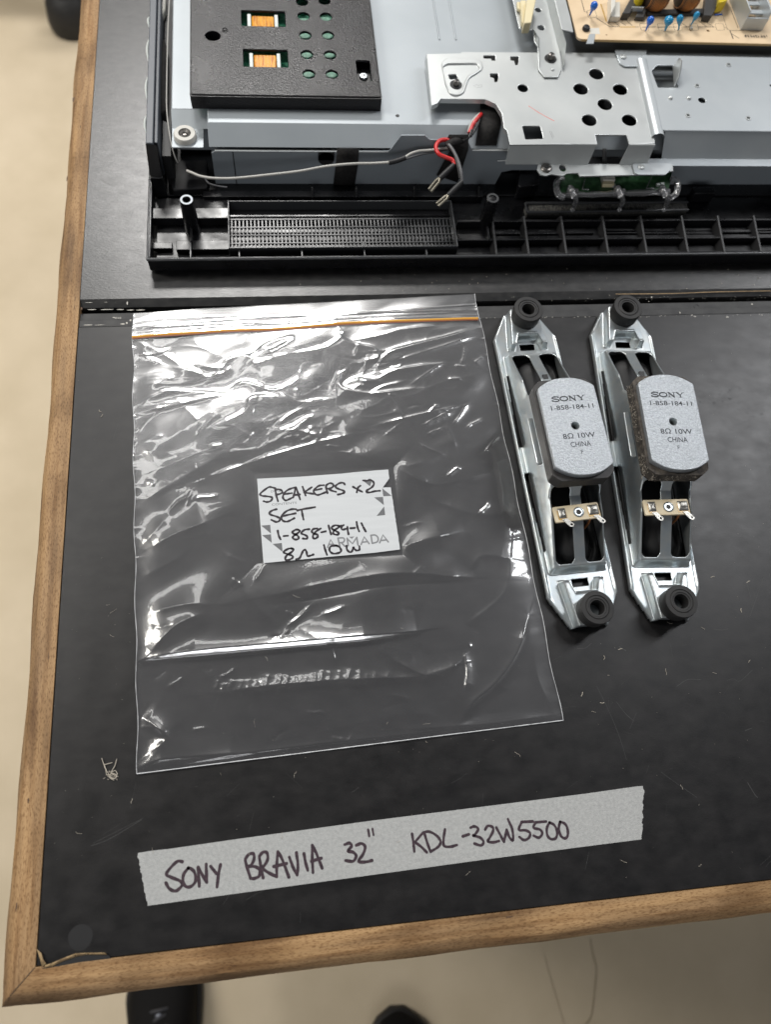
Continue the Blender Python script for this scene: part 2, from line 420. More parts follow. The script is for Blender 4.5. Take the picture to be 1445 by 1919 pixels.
m_mesh = mat('grey_mesh', (0.17, 0.165, 0.15), 0.5, col2=(0.05, 0.05, 0.05), nscale=1500, nstretch=(1, .25, 1), contrast=(.45, .55))

def film(name, gloss=1.0, haze=0.04, rough=0.09):
    m = bpy.data.materials.new(name); m.use_nodes = True
    N = m.node_tree.nodes; Lk = m.node_tree.links; N.clear()
    out = N.new('ShaderNodeOutputMaterial'); tr = N.new('ShaderNodeBsdfTransparent'); gl = N.new('ShaderNodeBsdfGlossy'); df = N.new('ShaderNodeBsdfDiffuse')
    tr.inputs[0].default_value = (0.97, 0.97, 0.975, 1); gl.inputs[0].default_value = (1, 1, 1, 1); gl.inputs['Roughness'].default_value = rough
    df.inputs[0].default_value = (0.8, 0.8, 0.83, 1)
    fr = N.new('ShaderNodeFresnel'); fr.inputs[0].default_value = 1.5
    mu = N.new('ShaderNodeMath'); mu.operation = 'MULTIPLY'; mu.inputs[1].default_value = 1.45 * gloss; mu.use_clamp = True
    g2 = N.new('ShaderNodeBsdfGlossy'); g2.inputs[0].default_value = (1, 1, 1, 1); g2.inputs['Roughness'].default_value = 0.24
    gm = N.new('ShaderNodeMixShader'); gm.inputs[0].default_value = 0.50; Lk.new(gl.outputs[0], gm.inputs[1]); Lk.new(g2.outputs[0], gm.inputs[2])
    Lk.new(fr.outputs[0], mu.inputs[0])
    m1 = N.new('ShaderNodeMixShader'); m2 = N.new('ShaderNodeMixShader')
    Lk.new(mu.outputs[0], m1.inputs[0]); Lk.new(tr.outputs[0], m1.inputs[1]); Lk.new(gm.outputs[0], m1.inputs[2])
    m2.inputs[0].default_value = haze
    Lk.new(m1.outputs[0], m2.inputs[1]); Lk.new(df.outputs[0], m2.inputs[2])
    # fine ripple of the film
    t = N.new('ShaderNodeTexCoord'); n = N.new('ShaderNodeTexNoise'); n.inputs['Scale'].default_value = 180; n.inputs['Detail'].default_value = 3
    bp = N.new('ShaderNodeBump'); bp.inputs['Strength'].default_value = 0.08; bp.inputs['Distance'].default_value = 0.0006
    Lk.new(t.outputs['Object'], n.inputs['Vector']); Lk.new(n.outputs['Fac'], bp.inputs['Height']); Lk.new(bp.outputs[0], gl.inputs['Normal'])
    Lk.new(m2.outputs[0], out.inputs[0])
    return m
m_film = film('clear_film', 1.3, 0.028, 0.07)
m_film2 = film('clear_film_back', 0.7, 0.012, 0.14)
def glassy(name):
    m = film(name, 2.0, 0.06, 0.06); return m
m_clear = glassy('clear_plastic')

# ---------------------------------------------------------------- floor
FZ = -880.0
fl = MB(); fl.sheet([(-4000, -3000, FZ), (5000, -3000, FZ), (5000, 7000, FZ), (-4000, 7000, FZ)])
tag(fl.build('floor', m_floor, smooth=0), kind='structure')
ck = MB()
for pl in ([(1107, 1760), (1112, 1790), (1118, 1815), (1116, 1850), (1112, 1880), (1108, 1905), (1095, 1925)], [(1020, 1790), (1035, 1840), (1060, 1925)]):
    pts = [U(x + random.uniform(-1, 1), y, FZ) for x, y in pl]
    stroke(ck, pts, 1.8 if pl[0][0] > 1100 else 0.8, FZ + 1.0)
tag(ck.build('floor_crack', m_crack, smooth=0), kind='structure')

# ---------------------------------------------------------------- workbench
YL = 352.0       # far edge of the near top panel
YU = 373.0       # near edge of the far top panel
bench = thing('workbench', 'black topped workbench with worn timber edging and a groove across its top', 'workbench', (0, 0, 0))
b = MB(); b.box(0.2, 1500, 0.2, YL, -22, 0)
lower = b.build('lower_panel', m_bench, bench, bevel=0.4)
b = MB(); b.box(0.2, 1500, YU, 1250, -22, 0.0)
b.sheet([(0.2, YU, 0.0), (0.2, YU - 5.2, -2.2), (1500, YU - 5.2, -2.2), (1500, YU, 0.0)])
b.sheet([(0.2, YU - 5.2, -2.2), (0.2, YU - 5.2, -22), (1500, YU - 5.2, -22), (1500, YU - 5.2, -2.2)])
upper = b.build('upper_panel', m_bench2, bench, smooth=20)
b = MB(); b.box(0.2, 1500, YL + .3, YL + 5.6, -22, -0.7); b.box(0.2, 1500, YL + 5.6, YL + 11.5, -22, -2.0)
b.box(0.2, 1500, YL + 11.5, YU - 5.3, -22, -9)
rail = b.build('groove_rail', m_benchdark, bench, bevel=0.3)
# timber edging: flat top, worn round-over, straight outer face, mitred corner
prof = [(0.0, -34.0), (0.0, 0.5), (-8.6, 0.45), (-11.0, -0.2), (-13.6, -2.4), (-15.6, -5.6), (-16.4, -10.0), (-16.4, -34.0)]
def edging(name, along, m):
    X, L_ = prof, 1500
    n = 160; vs = []; fs = []; k = len(prof)
    for i in range(n + 1):
        for j, (o, z) in enumerate(prof):
            s = o + (1500 - o) * (i / n) ** 1.35     # mitre: starts at the corner diagonal
            w = 0.0
            if 1 < j < 6: w = 0.8 * math.sin(s * 0.021 + j) * math.sin(s * 0.057 + 2 * j) + random.uniform(-.10, .10)
            oo, zz = o - (w if j in (3, 4, 5) else 0) , z + (0.5 * w if j in (2, 3, 4) else 0)
            vs.append((oo, s, zz) if along == 'Y' else (s, oo, zz))
    for i in range(n):
        for j in range(k):
            l = (j + 1) % k
            fs.append((i * k + j, i * k + l, (i + 1) * k + l, (i + 1) * k + j))
    fs.append(tuple(range(k))); fs.append(tuple(range(n * k, (n + 1) * k)))
    mb = MB(); mb.add(vs, fs)
    return mb.build(name, m, bench, smooth=50)
edging('edge_strip', 'Y', m_woody); edging('edge_strip', 'X', m_woodx)
for lx, ly in ((60, 60), (1400, 60), (60, 1180), (1400, 1180)):
    b = MB(); b.box(lx - 30, lx + 30, ly - 30, ly + 30, FZ, -22); b.build('leg', m_steelleg, bench, bevel=2)
b = MB()
for px, py, l, w in ((137, 186, 5, 1.6), (125, 335, 6, .7), (150, 238, 3, .6), (140, 560, 5, .3), (139, 575, 4, .35), (152, 578, 2.5, 1.2), (90, 1230, 4, .5), (52, 1500, 3, .8), (30, 1700, 4, .7), (620, 1772, 5, .4), (955, 1718, 4, .6), (1200, 1700, 6, .4)):
    x, y = U(px, py, .5); n_ = 9
    b.sheet([(x + w * .5 * math.cos(t_) * random.uniform(.6, 1.3), y + l * .5 * math.sin(t_) * random.uniform(.6, 1.2), .6) for t_ in np.linspace(0, 2 * math.pi, n_ + 1)[:-1]] if px < 160 else [(x + l * .5 * math.cos(t_), y + w * .5 * math.sin(t_), .6) for t_ in np.linspace(0, 2 * math.pi, n_ + 1)[:-1]])
tag(b.build('edge_dents', mat('dark_dent', (0.10, 0.055, 0.03), .7), bench, smooth=0), kind='stuff')
b = MB(); b.sheet([(-.1, .1, .62), (.1, -.1, .62), (-8.4, -8.6, .60), (-8.6, -8.4, .60)]); b.sheet([(-8.6, -8.4, .60), (-8.4, -8.6, .60), (-13.3, -13.5, -1.4), (-13.5, -13.3, -1.4)]); b.build('mitre_joint', m_wirek, bench, smooth=0)
# broken corner of the black face: a lifted curl of veneer over a dark gap
b = MB()
top_ = UP([(84, 1809), (95, 1805.5), (110, 1798.5), (138, 1787.5), (165, 1785.5), (196, 1785)], 1.6)
bot_ = UP([(82, 1814), (96, 1812), (113, 1803), (141, 1793), (166, 1789), (200, 1789)], 0.9)
for i in range(5): b.sheet([(*top_[i], 1.6), (*top_[i + 1], 1.6), (*bot_[i + 1], .7), (*bot_[i], .7)])
b.sheet([(*p, 1.2) for p in UP([(68, 1778), (77, 1786), (80, 1797), (86, 1806), (78, 1812), (74, 1797)], 1.0)])
b.build('torn_veneer', m_woodend, bench, smooth=40, solid=0.12)
b = MB(); b.sheet([(*p, 0.56) for p in UP([(84, 1812), (112, 1803), (140, 1793), (166, 1789), (202, 1790), (208, 1796), (150, 1803), (78, 1816)], .56)])
b.build('broken_gap', m_wirek, bench, smooth=0)
b = MB(); b.sheet([(*p, 0.03) for p in [(U(150, 1757)[0] + 5.6 * math.cos(t) * (1 + .04 * math.sin(3 * t)), U(150, 1757)[1] + 5.6 * math.sin(t)) for t in np.linspace(0, 2 * math.pi, 40)[:-1]]])
b.build('ring_mark', mat('ring_stain', (0.0125, 0.0125, 0.0135), .5), bench, smooth=0)
# scratches and scuffs of the black tops
b = MB()
kk = K(1080, 1050, 365)
for pl, w in [([(155, 935), (250, 1130), (330, 1330), (375, 1480)], .16), ([(300, 1050), (370, 1140), (430, 1190)], .2), ([(400, 1250), (450, 1130)], .15), ([(750, 935), (830, 885), (930, 885)], .2),
              ([(1390, 130), (1340, 280), (1290, 420)], .22), ([(1255, 1265), (1305, 1245)], .3), ([(630, 1570), (720, 1635), (900, 1760)], .14), ([(1275, 1650), (1330, 1740), (1350, 1760)], .3),
              ([(1020, 510), (1080, 517), (1130, 508)], .3), ([(10, 655), (70, 650), (115, 615)], .3), ([(1120, 890), (1170, 880), (1220, 895), (1310, 815)], .15), ([(320, 640), (370, 670)], .5), ([(1270, 170), (1295, 270)], .3)]:
    stroke(b, UP(kk(pl), 0.02), w, 0.02)
for pl, w in [([(170, 1585), (205, 1572), (265, 1536)], .2), ([(630 * .277, 1580), (268, 1533)], .15)]: stroke(b, UP(pl, .02), w, .02)
for i in range(150):
    x, y = random.uniform(5, 420), random.uniform(5, 345); a = random.gauss(0.4, 1.0); l = random.uniform(1, 14) 
    stroke(b, [(x, y), (x + l * .5 * math.cos(a), y + l * .5 * math.sin(a) + random.uniform(-.3, .3)), (x + l * math.cos(a), y + l * math.sin(a))], random.uniform(.04, .11), .02)
for i in range(40):
    x, y = random.uniform(3, 480), random.uniform(YU + 1, YU + 12) if i % 2 else random.uniform(YU, 600); a = random.gauss(0, .7); l = random.uniform(1, 9)
    if x > 40 and y > 389: x = random.uniform(3, 36)
    stroke(b, [(x, y), (x + l * math.cos(a), y + l * math.sin(a))], random.uniform(.08, .16), .02)
tag(b.build('scratches', m_scr, bench, smooth=0), kind='stuff')
# the worn pit marks right of the speakers
b = MB()
for i in range(46):
    px, py = (random.gauss(1345, 26), random.gauss(745, 10)) if i % 3 else (random.gauss(1405, 18), random.gauss(770, 22))
    x, y = U(px, py); r = random.uniform(.3, 1.0)
    b.sheet([(x + r * random.uniform(.5, 1.3) * math.cos(t), y + r * random.uniform(.4, 1.0) * math.sin(t), .02 + i * .0005) for t in np.linspace(0, 6.28, 8)[:-1]])
tag(b.build('scuff_marks', m_scr2, bench, smooth=0), kind='stuff')
b = MB()
def chip(px, py, l, w, z, a=0):
    x, y = U(px, py, z); n = 9
    pts = [(l * .5 * math.cos(t) * random.uniform(.7, 1.1), w * .5 * math.sin(t) * random.uniform(.6, 1.2)) for t in np.linspace(0, 2 * math.pi, n + 1)[:-1]]
    b.sheet([(x + p * math.cos(a) - q * math.sin(a), y + p * math.sin(a) + q * math.cos(a), z + random.uniform(0, .03)) for p, q in pts])
for px, py, l, w in [(160, 563, 2.5, .9), (178, 563, 4.5, 1.0), (198, 565, 4.0, 1.2), (217, 565, 2.4, .8), (238, 568, .9, 4.0), (165, 567, 5, .5)]: chip(px, py, l, w, -0.8)
for px, py, l in [(172, 580, 6), (200, 580, 9), (225, 580, 6), (244, 581, 5), (262, 581, 6)]: chip(px, py, l, .6, -1.8)
for px, py, l, w in [(165, 609, 6, .6), (185, 609, 7, .4), (229, 607, 3, 1.0), (237, 605, 1.4, 1.6), (244, 600, 1.4, 1.8), (213, 595, 1.2, .6)]: chip(px, py, l, w, -0.55)
for i in range(60):
    px = random.uniform(900, 1445); chip(px, 596 - (px - 900) * .011 + random.gauss(0, .6), random.uniform(.3, 1.6), random.uniform(.2, .5), 0.03)
for i in range(50):
    px = random.uniform(900, 1445); chip(px, 562 - (px - 900) * .008 + random.gauss(0, 3), random.uniform(.2, .9), random.uniform(.15, .4), 0.0)
chip(1222, 557, 1.2, 1.6, 0); chip(1275, 586, 1.2, 1.4, -.5); chip(1410, 570, 1.5, 1.1, -1.9); chip(1303, 593, 2.2, .7, .03); chip(1364, 594, 2.4, .9, .03)
tag(b.build('paint_chips', m_chip, bench, smooth=0), kind='stuff')
b = MB(); put_text(b, '010', U(221, 596, -0.66), 0.0, 2.0, -0.66, sx_=1.2); stroke(b, UP([(211, 595), (216, 596)], -.66), .5, -.66)
b.build('lettering', m_chip, rail, smooth=0)
b = MB(); stroke(b, UP([(1155, 551), (1260, 550), (1340, 547), (1445, 545)], 0.05), .5, 0.05)
b.build('bare_edge_line', m_woodend, bench, smooth=0)
b = MB(); b.lathe((*U(1307, 575, -2), -2.0), [(2.4, .02), (2.4, .2), (1.7, .2), (1.5, -.3)], 20, caps=False)
b.build('screw_hole', m_benchdark, bench)

# lint and crumbs lying about the bench
b = MB()
def fibre(px, py, l, r=.06, seed=0):
    x, y = U(px, py, .2); a = random.uniform(0, 6.28); pts = [(x, y, .15)]
    for i in range(5):
        a += random.uniform(-.7, .7); x += l / 5 * math.cos(a); y += l / 5 * math.sin(a); pts.append((x, y, random.uniform(.1, .5)))
    b.tube(smoothpts(pts, 3), r, 4)
for i in range(34): fibre(random.uniform(120, 1440), random.uniform(1100, 1640), random.uniform(1.0, 4.5), random.uniform(.04, .10))
for px, py in [(1125, 1317), (1090, 1305), (1167, 1216), (1132, 1236), (1400, 1092), (1390, 1140), (190, 772), (192, 776), (1340, 1080)]: fibre(px, py, 2.6, .16)
for i in range(300):
    px, py = random.uniform(90, 1440), random.uniform(610, 1650)
    x, y = U(px, py); r = random.uniform(.04, .13)
    b.ball((x, y, r * .6), r, 4)
for i in range(50):
    px, py = random.uniform(560, 1440), random.uniform(500, 545)
    x, y = U(px, py); r = random.uniform(.08, .3)
    b.ball((x, y, r * .6), r, 4)
tag(b.build('dust_specks', m_lint), 'pale dust specks and short fibres scattered over the black bench top', 'dust', kind='stuff')
b = MB()
kk = K(0, 1400, 400)
for pl in ([(688, 75), (700, 115), (715, 150), (745, 200), (760, 220)], [(790, 80), (775, 130), (755, 165), (770, 190), (800, 200)], [(705, 120), (760, 105)], [(740, 200), (775, 215), (790, 190), (750, 180), (740, 205), (770, 225)], [(700, 110), (712, 140), (720, 190)], [(750, 170), (780, 160), (795, 185)]):
    q = UP(kk(pl), .4); b.tube(smoothpts([(x, y, .3 + .8 * random.random()) for x, y in q], 4), .17, 5)
for i in range(30):
    x, y = U(random.gauss(207, 4), random.gauss(1454, 4), .3); a = random.uniform(0, 6.28); b.tube([(x, y, .2), (x + .9 * math.cos(a), y + .9 * math.sin(a), random.uniform(.3, 1.2))], .12, 4)
tag(b.build('lint_tuft', m_lint), 'small frayed tuft of cream lint on the bench left of the bag', 'lint')

# ---------------------------------------------------------------- plastic bag with label
BTL, BTR, BBR, BBL = map(np.array, ((33.5, 361.2), (258.8, 371.4), (270.2, 89.0), (44.0, 81.1)))
bag = thing('zip_bag', 'clear crumpled zip-lock bag with an orange zip lying on the bench', 'plastic bag', (150, 225, 0))
nu, nv = 520, 640
uu, vv = np.meshgrid(np.linspace(0, 1, nu), np.linspace(0, 1, nv))
def bagxy(u, v):
    e = 0.5 * np.sin(v * 41 + 2) * np.exp(-u * 60) - 0.5 * np.sin(v * 37) * np.exp(-(1 - u) * 60)
    x = (1 - u) * (1 - v) * BTL[0] + u * (1 - v) * BTR[0] + u * v * BBR[0] + (1 - u) * v * BBL[0] + e
    y = (1 - u) * (1 - v) * BTL[1] + u * (1 - v) * BTR[1] + u * v * BBR[1] + (1 - u) * v * BBL[1]
    return x, y
BX, BY = bagxy(uu, vv)
H = np.zeros_like(BX)
def crease(pl, a, w, w2=None, z=1.6, n=4, taper=True):
    """fold in the film: crest along a line, falling off over w on one side and w2 on the other (mm)"""
    global H
    w2 = w2 or w
    P = np.array(smoothpts(UP(pl, z), n)); m = max(w, w2) * 5
    sel = (BX > P[:, 0].min() - m) & (BX < P[:, 0].max() + m) & (BY > P[:, 1].min() - m) & (BY < P[:, 1].max() + m)
    x, y = BX[sel], BY[sel]; best = np.full(x.shape, 1e9); sd = np.zeros(x.shape); tt = np.zeros(x.shape)
    ln = np.concatenate([[0], np.cumsum(np.linalg.norm(np.diff(P, axis=0), axis=1))]); T = ln[-1]
    for i in range(len(P) - 1):
        d = P[i + 1] - P[i]; l2 = d @ d + 1e-9
        t = np.clip(((x - P[i, 0]) * d[0] + (y - P[i, 1]) * d[1]) / l2, 0, 1)
        dx, dy = x - P[i, 0] - t * d[0], y - P[i, 1] - t * d[1]; q = np.hypot(dx, dy)
        k = q < best; best[k] = q[k]; sd[k] = (d[0] * dy - d[1] * dx)[k]; tt[k] = (ln[i] + t[k] * math.sqrt(l2)) / T
    ww = np.where(sd > 0, w, w2)
    e = np.clip(np.minimum(tt, 1 - tt) * 5, 0, 1) if taper else 1.0
    dd = np.sqrt(best ** 2 + 0.06) - 0.2449
    H[sel] += a * np.exp(-dd / ww) * (0.25 + 0.75 * e)
A_ = K(230, 540, 700); B_ = K(230, 850, 840)
for pl, a, w, w2 in [
    ([(365, 305), (430, 268), (490, 270), (530, 325)], 1.0, 1.6, 2.6), ([(490, 270), (560, 220), (640, 195), (655, 205), (580, 250), (500, 265)], .9, 1.8, 1.6),
    ([(500, 300), (620, 265), (640, 268)], .8, 1.2, 2.2), ([(640, 262), (740, 245), (800, 225), (850, 180), (835, 155)], 1.0, 1.5, 2.5),
    ([(835, 155), (845, 195), (900, 220), (970, 235), (985, 270), (920, 288)], .9, 1.6, 2.4), ([(880, 205), (1000, 185), (1070, 165), (1200, 150)], .7, 1.6, 2.2),
    ([(985, 305), (1020, 258), (1100, 230), (1240, 195), (1375, 155)], 1.2, 1.2, 3.2), ([(990, 305), (1200, 240), (1380, 180)], .8, 3.0, 1.2),
    ([(80, 225), (85, 262), (140, 285)], .9, 1.4, 2.6), ([(200, 310), (290, 330), (330, 345), (400, 320), (300, 305)], .9, 1.3, 2.0), ([(40, 200), (170, 260), (240, 320)], .6, 2.0, 3.0),
    ([(45, 455), (130, 420), (190, 400), (390, 412)], 1.1, 1.6, 4.0), ([(60, 485), (390, 416)], .9, 3.6, 1.0),
    ([(400, 412), (460, 370), (510, 380), (590, 400), (680, 355)], 1.0, 1.4, 2.2), ([(600, 405), (640, 430), (690, 445), (770, 430)], .9, 1.3, 2.2),
    ([(340, 545), (400, 525), (480, 480), (500, 430), (600, 425)], 1.1, 1.6, 3.4), ([(420, 530), (460, 560), (500, 582)], .7, 1.4, 2), ([(590, 540), (650, 490), (720, 460)], .9, 1.5, 3),
    ([(805, 385), (840, 330), (845, 385), (960, 410), (1130, 390)], 1.0, 1.5, 2.8), ([(845, 380), (900, 355), (970, 360), (1060, 320), (1240, 292)], 1.0, 1.4, 3.0), ([(960, 410), (1000, 385), (1090, 362)], .6, 1.4, 2.4),
    ([(990, 530), (1180, 485), (1340, 450)], .8, 1.6, 3.6), ([(330, 735), (560, 655), (790, 590), (900, 565)], .9, 1.3, 5.0),
    ([(600, 550), (700, 560), (790, 585)], 1.2, 2.5, 4.5), ([(720, 540), (760, 570)], .7, 1.2, 2), ([(400, 640), (540, 625)], .8, 2.2, 4.0), ([(60, 600), (110, 650), (170, 735)], .7, 2.0, 4.0), ([(150, 700), (300, 640)], .6, 2.4, 3.6),
    ([(1360, 290), (1395, 265)], .6, 1.3, 2.5), ([(640, 590), (700, 690)], .5, 3.0, 5.0), ([(880, 640), (1100, 690), (1250, 640)], .5, 3.0, 6.0), ([(1250, 520), (1290, 620)], .5, 2.0, 3.0), ([(200, 420), (330, 560)], .5, 3, 5), ([(640, 300), (760, 380)], .5, 3, 5), ([(60, 350), (220, 350)], .5, 3, 5)]:
    crease(A_(pl), a * 0.75, w * .95, w2 * 1.35)
for pl, a, w, w2 in [
    ([(60, 160), (180, 90), (300, 20)], .5, 2.5, 6), ([(90, 515), (200, 490), (290, 490)], .6, 2.0, 4.5), ([(480, 460), (700, 412), (900, 388), (1130, 400)], 2.0, 3.0, 6), ([(480, 492), (650, 462), (850, 428), (1130, 412)], -.6, 1.6, 3),
    ([(48, 668), (200, 642), (600, 606), (800, 588), (950, 572)], 4.2, 1.0, 8.5), ([(300, 772), (450, 752), (640, 735), (800, 726), (950, 720), (1060, 690)], 1.9, 3, 5.0),
    ([(870, 662), (980, 715), (1060, 690), (1105, 650)], 1.0, 1.6, 4.5), ([(1105, 645), (1112, 700), (1105, 765)], .8, .8, 2.5), ([(1080, 880), (1130, 800), (1200, 740), (1270, 640), (1310, 520)], 2.4, 2.6, 6.5),
    ([(1120, 375), (1160, 330), (1250, 340)], .9, 1.6, 4.0), ([(1250, 340), (1230, 450), (1100, 560)], 1.0, 3, 8.0), ([(240, 110), (250, 200), (330, 330), (420, 480), (510, 560)], .9, 5, 9), ([(150, 200), (60, 300)], .6, 3, 6),
    ([(55, 880), (120, 888), (140, 920), (90, 960)], 1.0, 1.6, 4.0), ([(50, 1010), (130, 985), (250, 975), (420, 962)], 2.4, 2.2, 6.0), ([(52, 1022), (500, 952), (1000, 897), (1408, 852)], 1.0, .6, 2.2), ([(900, 890), (1150, 872), (1400, 842)], .6, .8, 1.8),
    ([(1320, 560), (1340, 720), (1390, 830)], .5, 2, 4), ([(560, 560), (700, 640)], .4, 3, 6), ([(60, 850), (110, 880), (140, 920)], 1.3, 2, 4), ([(90, 640), (170, 560), (260, 520)], 1.2, 3, 5), ([(100, 300), (180, 260), (290, 220)], 1.3, 3, 5), ([(700, 330), (900, 300), (1100, 250)], 1.0, 4, 6), ([(620, 900), (900, 840), (1050, 850)], .5, 6, 10), ([(870, 40), (1000, 100), (1190, 60)], .6, 3, 6), ([(1000, 150), (1150, 200), (1280, 180)], .6, 3, 7), ([(900, 300), (1050, 260)], .4, 4, 7), ([(60, 400), (200, 330)], .5, 3, 6)]:
    crease(B_(pl), a * 1.15, max(w, w2) * 1.35, min(w, w2) * 1.25)
for i in range(20):          # the row of short ripples near the bottom
    x = 290 + i * 29 + random.uniform(-12, 12); y = 752 - (x - 300) * .06 + random.uniform(-8, 8); l_ = random.uniform(14, 34)
    crease(B_([(x + random.uniform(2, 14), y - l_), (x + 3, y), (x - random.uniform(0, 10), y + l_ * random.uniform(.4, 1))]), random.uniform(.12, .38), random.uniform(1.2, 2.4), random.uniform(1.8, 3.4))
for i in range(115):         # small sharp creases all over the film, densest below the zip
    up_ = i < 50
    px = random.uniform(265, 930 if up_ else 1010); py = random.uniform(640, 860) if up_ else random.uniform(780, 1400)
    if px > 880 + (py - 560) * .2 or (475 < px < 760 and 870 < py < 1065): continue
    a_ = random.gauss(-.35, .45) if random.random() < .75 else random.uniform(-1.5, 1.5); l_ = random.uniform(15, 75) if up_ else random.uniform(10, 60)
    k_ = random.uniform(-.35, .35)
    pl = [(px + l_ * t_ * math.cos(a_ + k_ * t_), py + l_ * t_ * math.sin(a_ + k_ * t_) + random.uniform(-2, 2)) for t_ in (-.5, -.15, .2, .5)]
    crease(pl, random.uniform(.15, .5) * random.choice((1, 1, 1, -.6)), random.uniform(.5, 1.2), random.uniform(.6, 2.2))
fan = np.exp(-(((uu - .45) / .5) ** 2)) * sstep(.04, .1, vv) * (1 - sstep(.30, .52, vv))
wx = BX + 9 * (vnoise(BX, BY, 22, 5) - .5) + 3 * (vnoise(BX, BY, 7, 6) - .5); wy = BY + 9 * (vnoise(BX, BY, 22, 8) - .5)
rid = 1 - np.abs(2 * vnoise(wx * .75 + wy * .5, wy * 1.6 - wx * .4, 27, 2) - 1); rid2 = 1 - np.abs(2 * vnoise(wx - wy * .3, wy * 1.5, 13, 3) - 1)
H += .30 * rid ** 2.2 * (0.12 + .9 * fan) + .10 * rid2 ** 4 * fan
calm = 1 - .65 * sstep(.72, .82, vv)
ra, rb = (BX * .88 + BY * .47), (-BX * .47 + BY * .88)
H += (2.6 * vnoise(ra / 3.6, rb, 19, 9) + 2.4 * vnoise(BX * .9, BY, 40, 12) + 0.6 * vnoise(ra / 2.4 + 30, rb + 9 * vnoise(BX, BY, 25, 14), 9, 19) * (.35 + .8 * fan)) * calm
edge_l = np.minimum(uu, 1 - uu) * 225
H += .5 * np.exp(-edge_l / 2.2) * (1 - np.abs(2 * vnoise(BX * 0, BY, 4.5, 31) - 1)) ** 2     # puckers along the side seals
edge = np.minimum(edge_l, np.minimum(vv, 1 - vv) * 280)
# label area lies flat
LC = np.array([149.0, 217.0])
la = np.exp(-np.maximum(0, np.maximum(np.abs(BX - LC[0]) - 42, np.abs(BY - LC[1]) - 28)) / 7.0)
Hm = float(np.percentile(H, 2)) + .9
H = H * (1 - la) + Hm * la
# ribs of the zip region
zipline = smoothpts(UP([(247, 632), (330, 626), (430, 620), (530, 617), (600, 612), (660, 606), (760, 603), (896, 597)], 1.6), 6)
zp = np.array(zipline); zy = np.interp(BX, zp[:, 0], zp[:, 1]); dz = BY - zy
for k_, am in ((2.4, .22), (4.2, .30), (6.2, .28), (8.0, .3), (10.0, .25), (12.0, .3)):
    H += am * np.exp(-((dz - k_ * (0.85 + .15 * np.sin(BX * .03 + k_))) / .42) ** 2) * (0.6 + .8 * vnoise(BX, BY * .2, 16, int(k_ * 10)))
H += .5 * np.exp(-((dz) / 1.2) ** 2)
Z = 0.55 + (H - np.percentile(H, 2)) * (.62 + .38 * sstep(0, 14, edge)) * .92
Z = np.maximum(Z, 0.5)
front = grid_mesh('front_film', BX, BY, Z, np.ones_like(BX, bool), m_film, bag, smooth=180)
n2u, n2v = 140, 170
u2, v2 = np.meshgrid(np.linspace(0, 1, n2u), np.linspace(0, 1, n2v)); x2, y2 = bagxy(u2, v2)
grid_mesh('back_film', x2, y2, 0.25 + .16 * vnoise(x2, y2, 9, 44) , np.ones_like(x2, bool), m_film2, bag, smooth=180)
def edge_line(v0, v1, n=90):
    out = []
    for t in np.linspace(0, 1, n):
        u = v0[0] + (v1[0] - v0[0]) * t; v = v0[1] + (v1[1] - v0[1]) * t
        x, y = bagxy(np.array(u), np.array(v)); out.append((float(x), float(y), float(Z[int(round(v * (nv - 1))), int(round(u * (nu - 1)))]) + .02 * math.sin(t * 130)))
    return out
for p0, p1 in (((0, 0), (0, 1)), ((1, 0), (1, 1)), ((0, 1), (1, 1))):
    q = edge_line(p0, p1); b = MB(); b.tube(q, .16, 5, [(.10 if p0[0] == p1[0] else .2) + .12 * random.random() for _ in q]); b.build('side_seal' if p0[0] == p1[0] else 'bottom_seal', m_seal, bag)
b = MB(); b.cur = 0
zz_ = [(p[0], p[1], float(Z.ravel()[np.argmin((BX - p[0]) ** 2 + (BY - p[1]) ** 2)]) + .15) for p in zipline]
b.tube(zz_, .78, 8); b.cur = 1; b.tube([(x, y - 1.05, z - .05) for x, y, z in zz_], .34, 6)
b.build('zip_strip', [m_zip, m_zip2], bag)

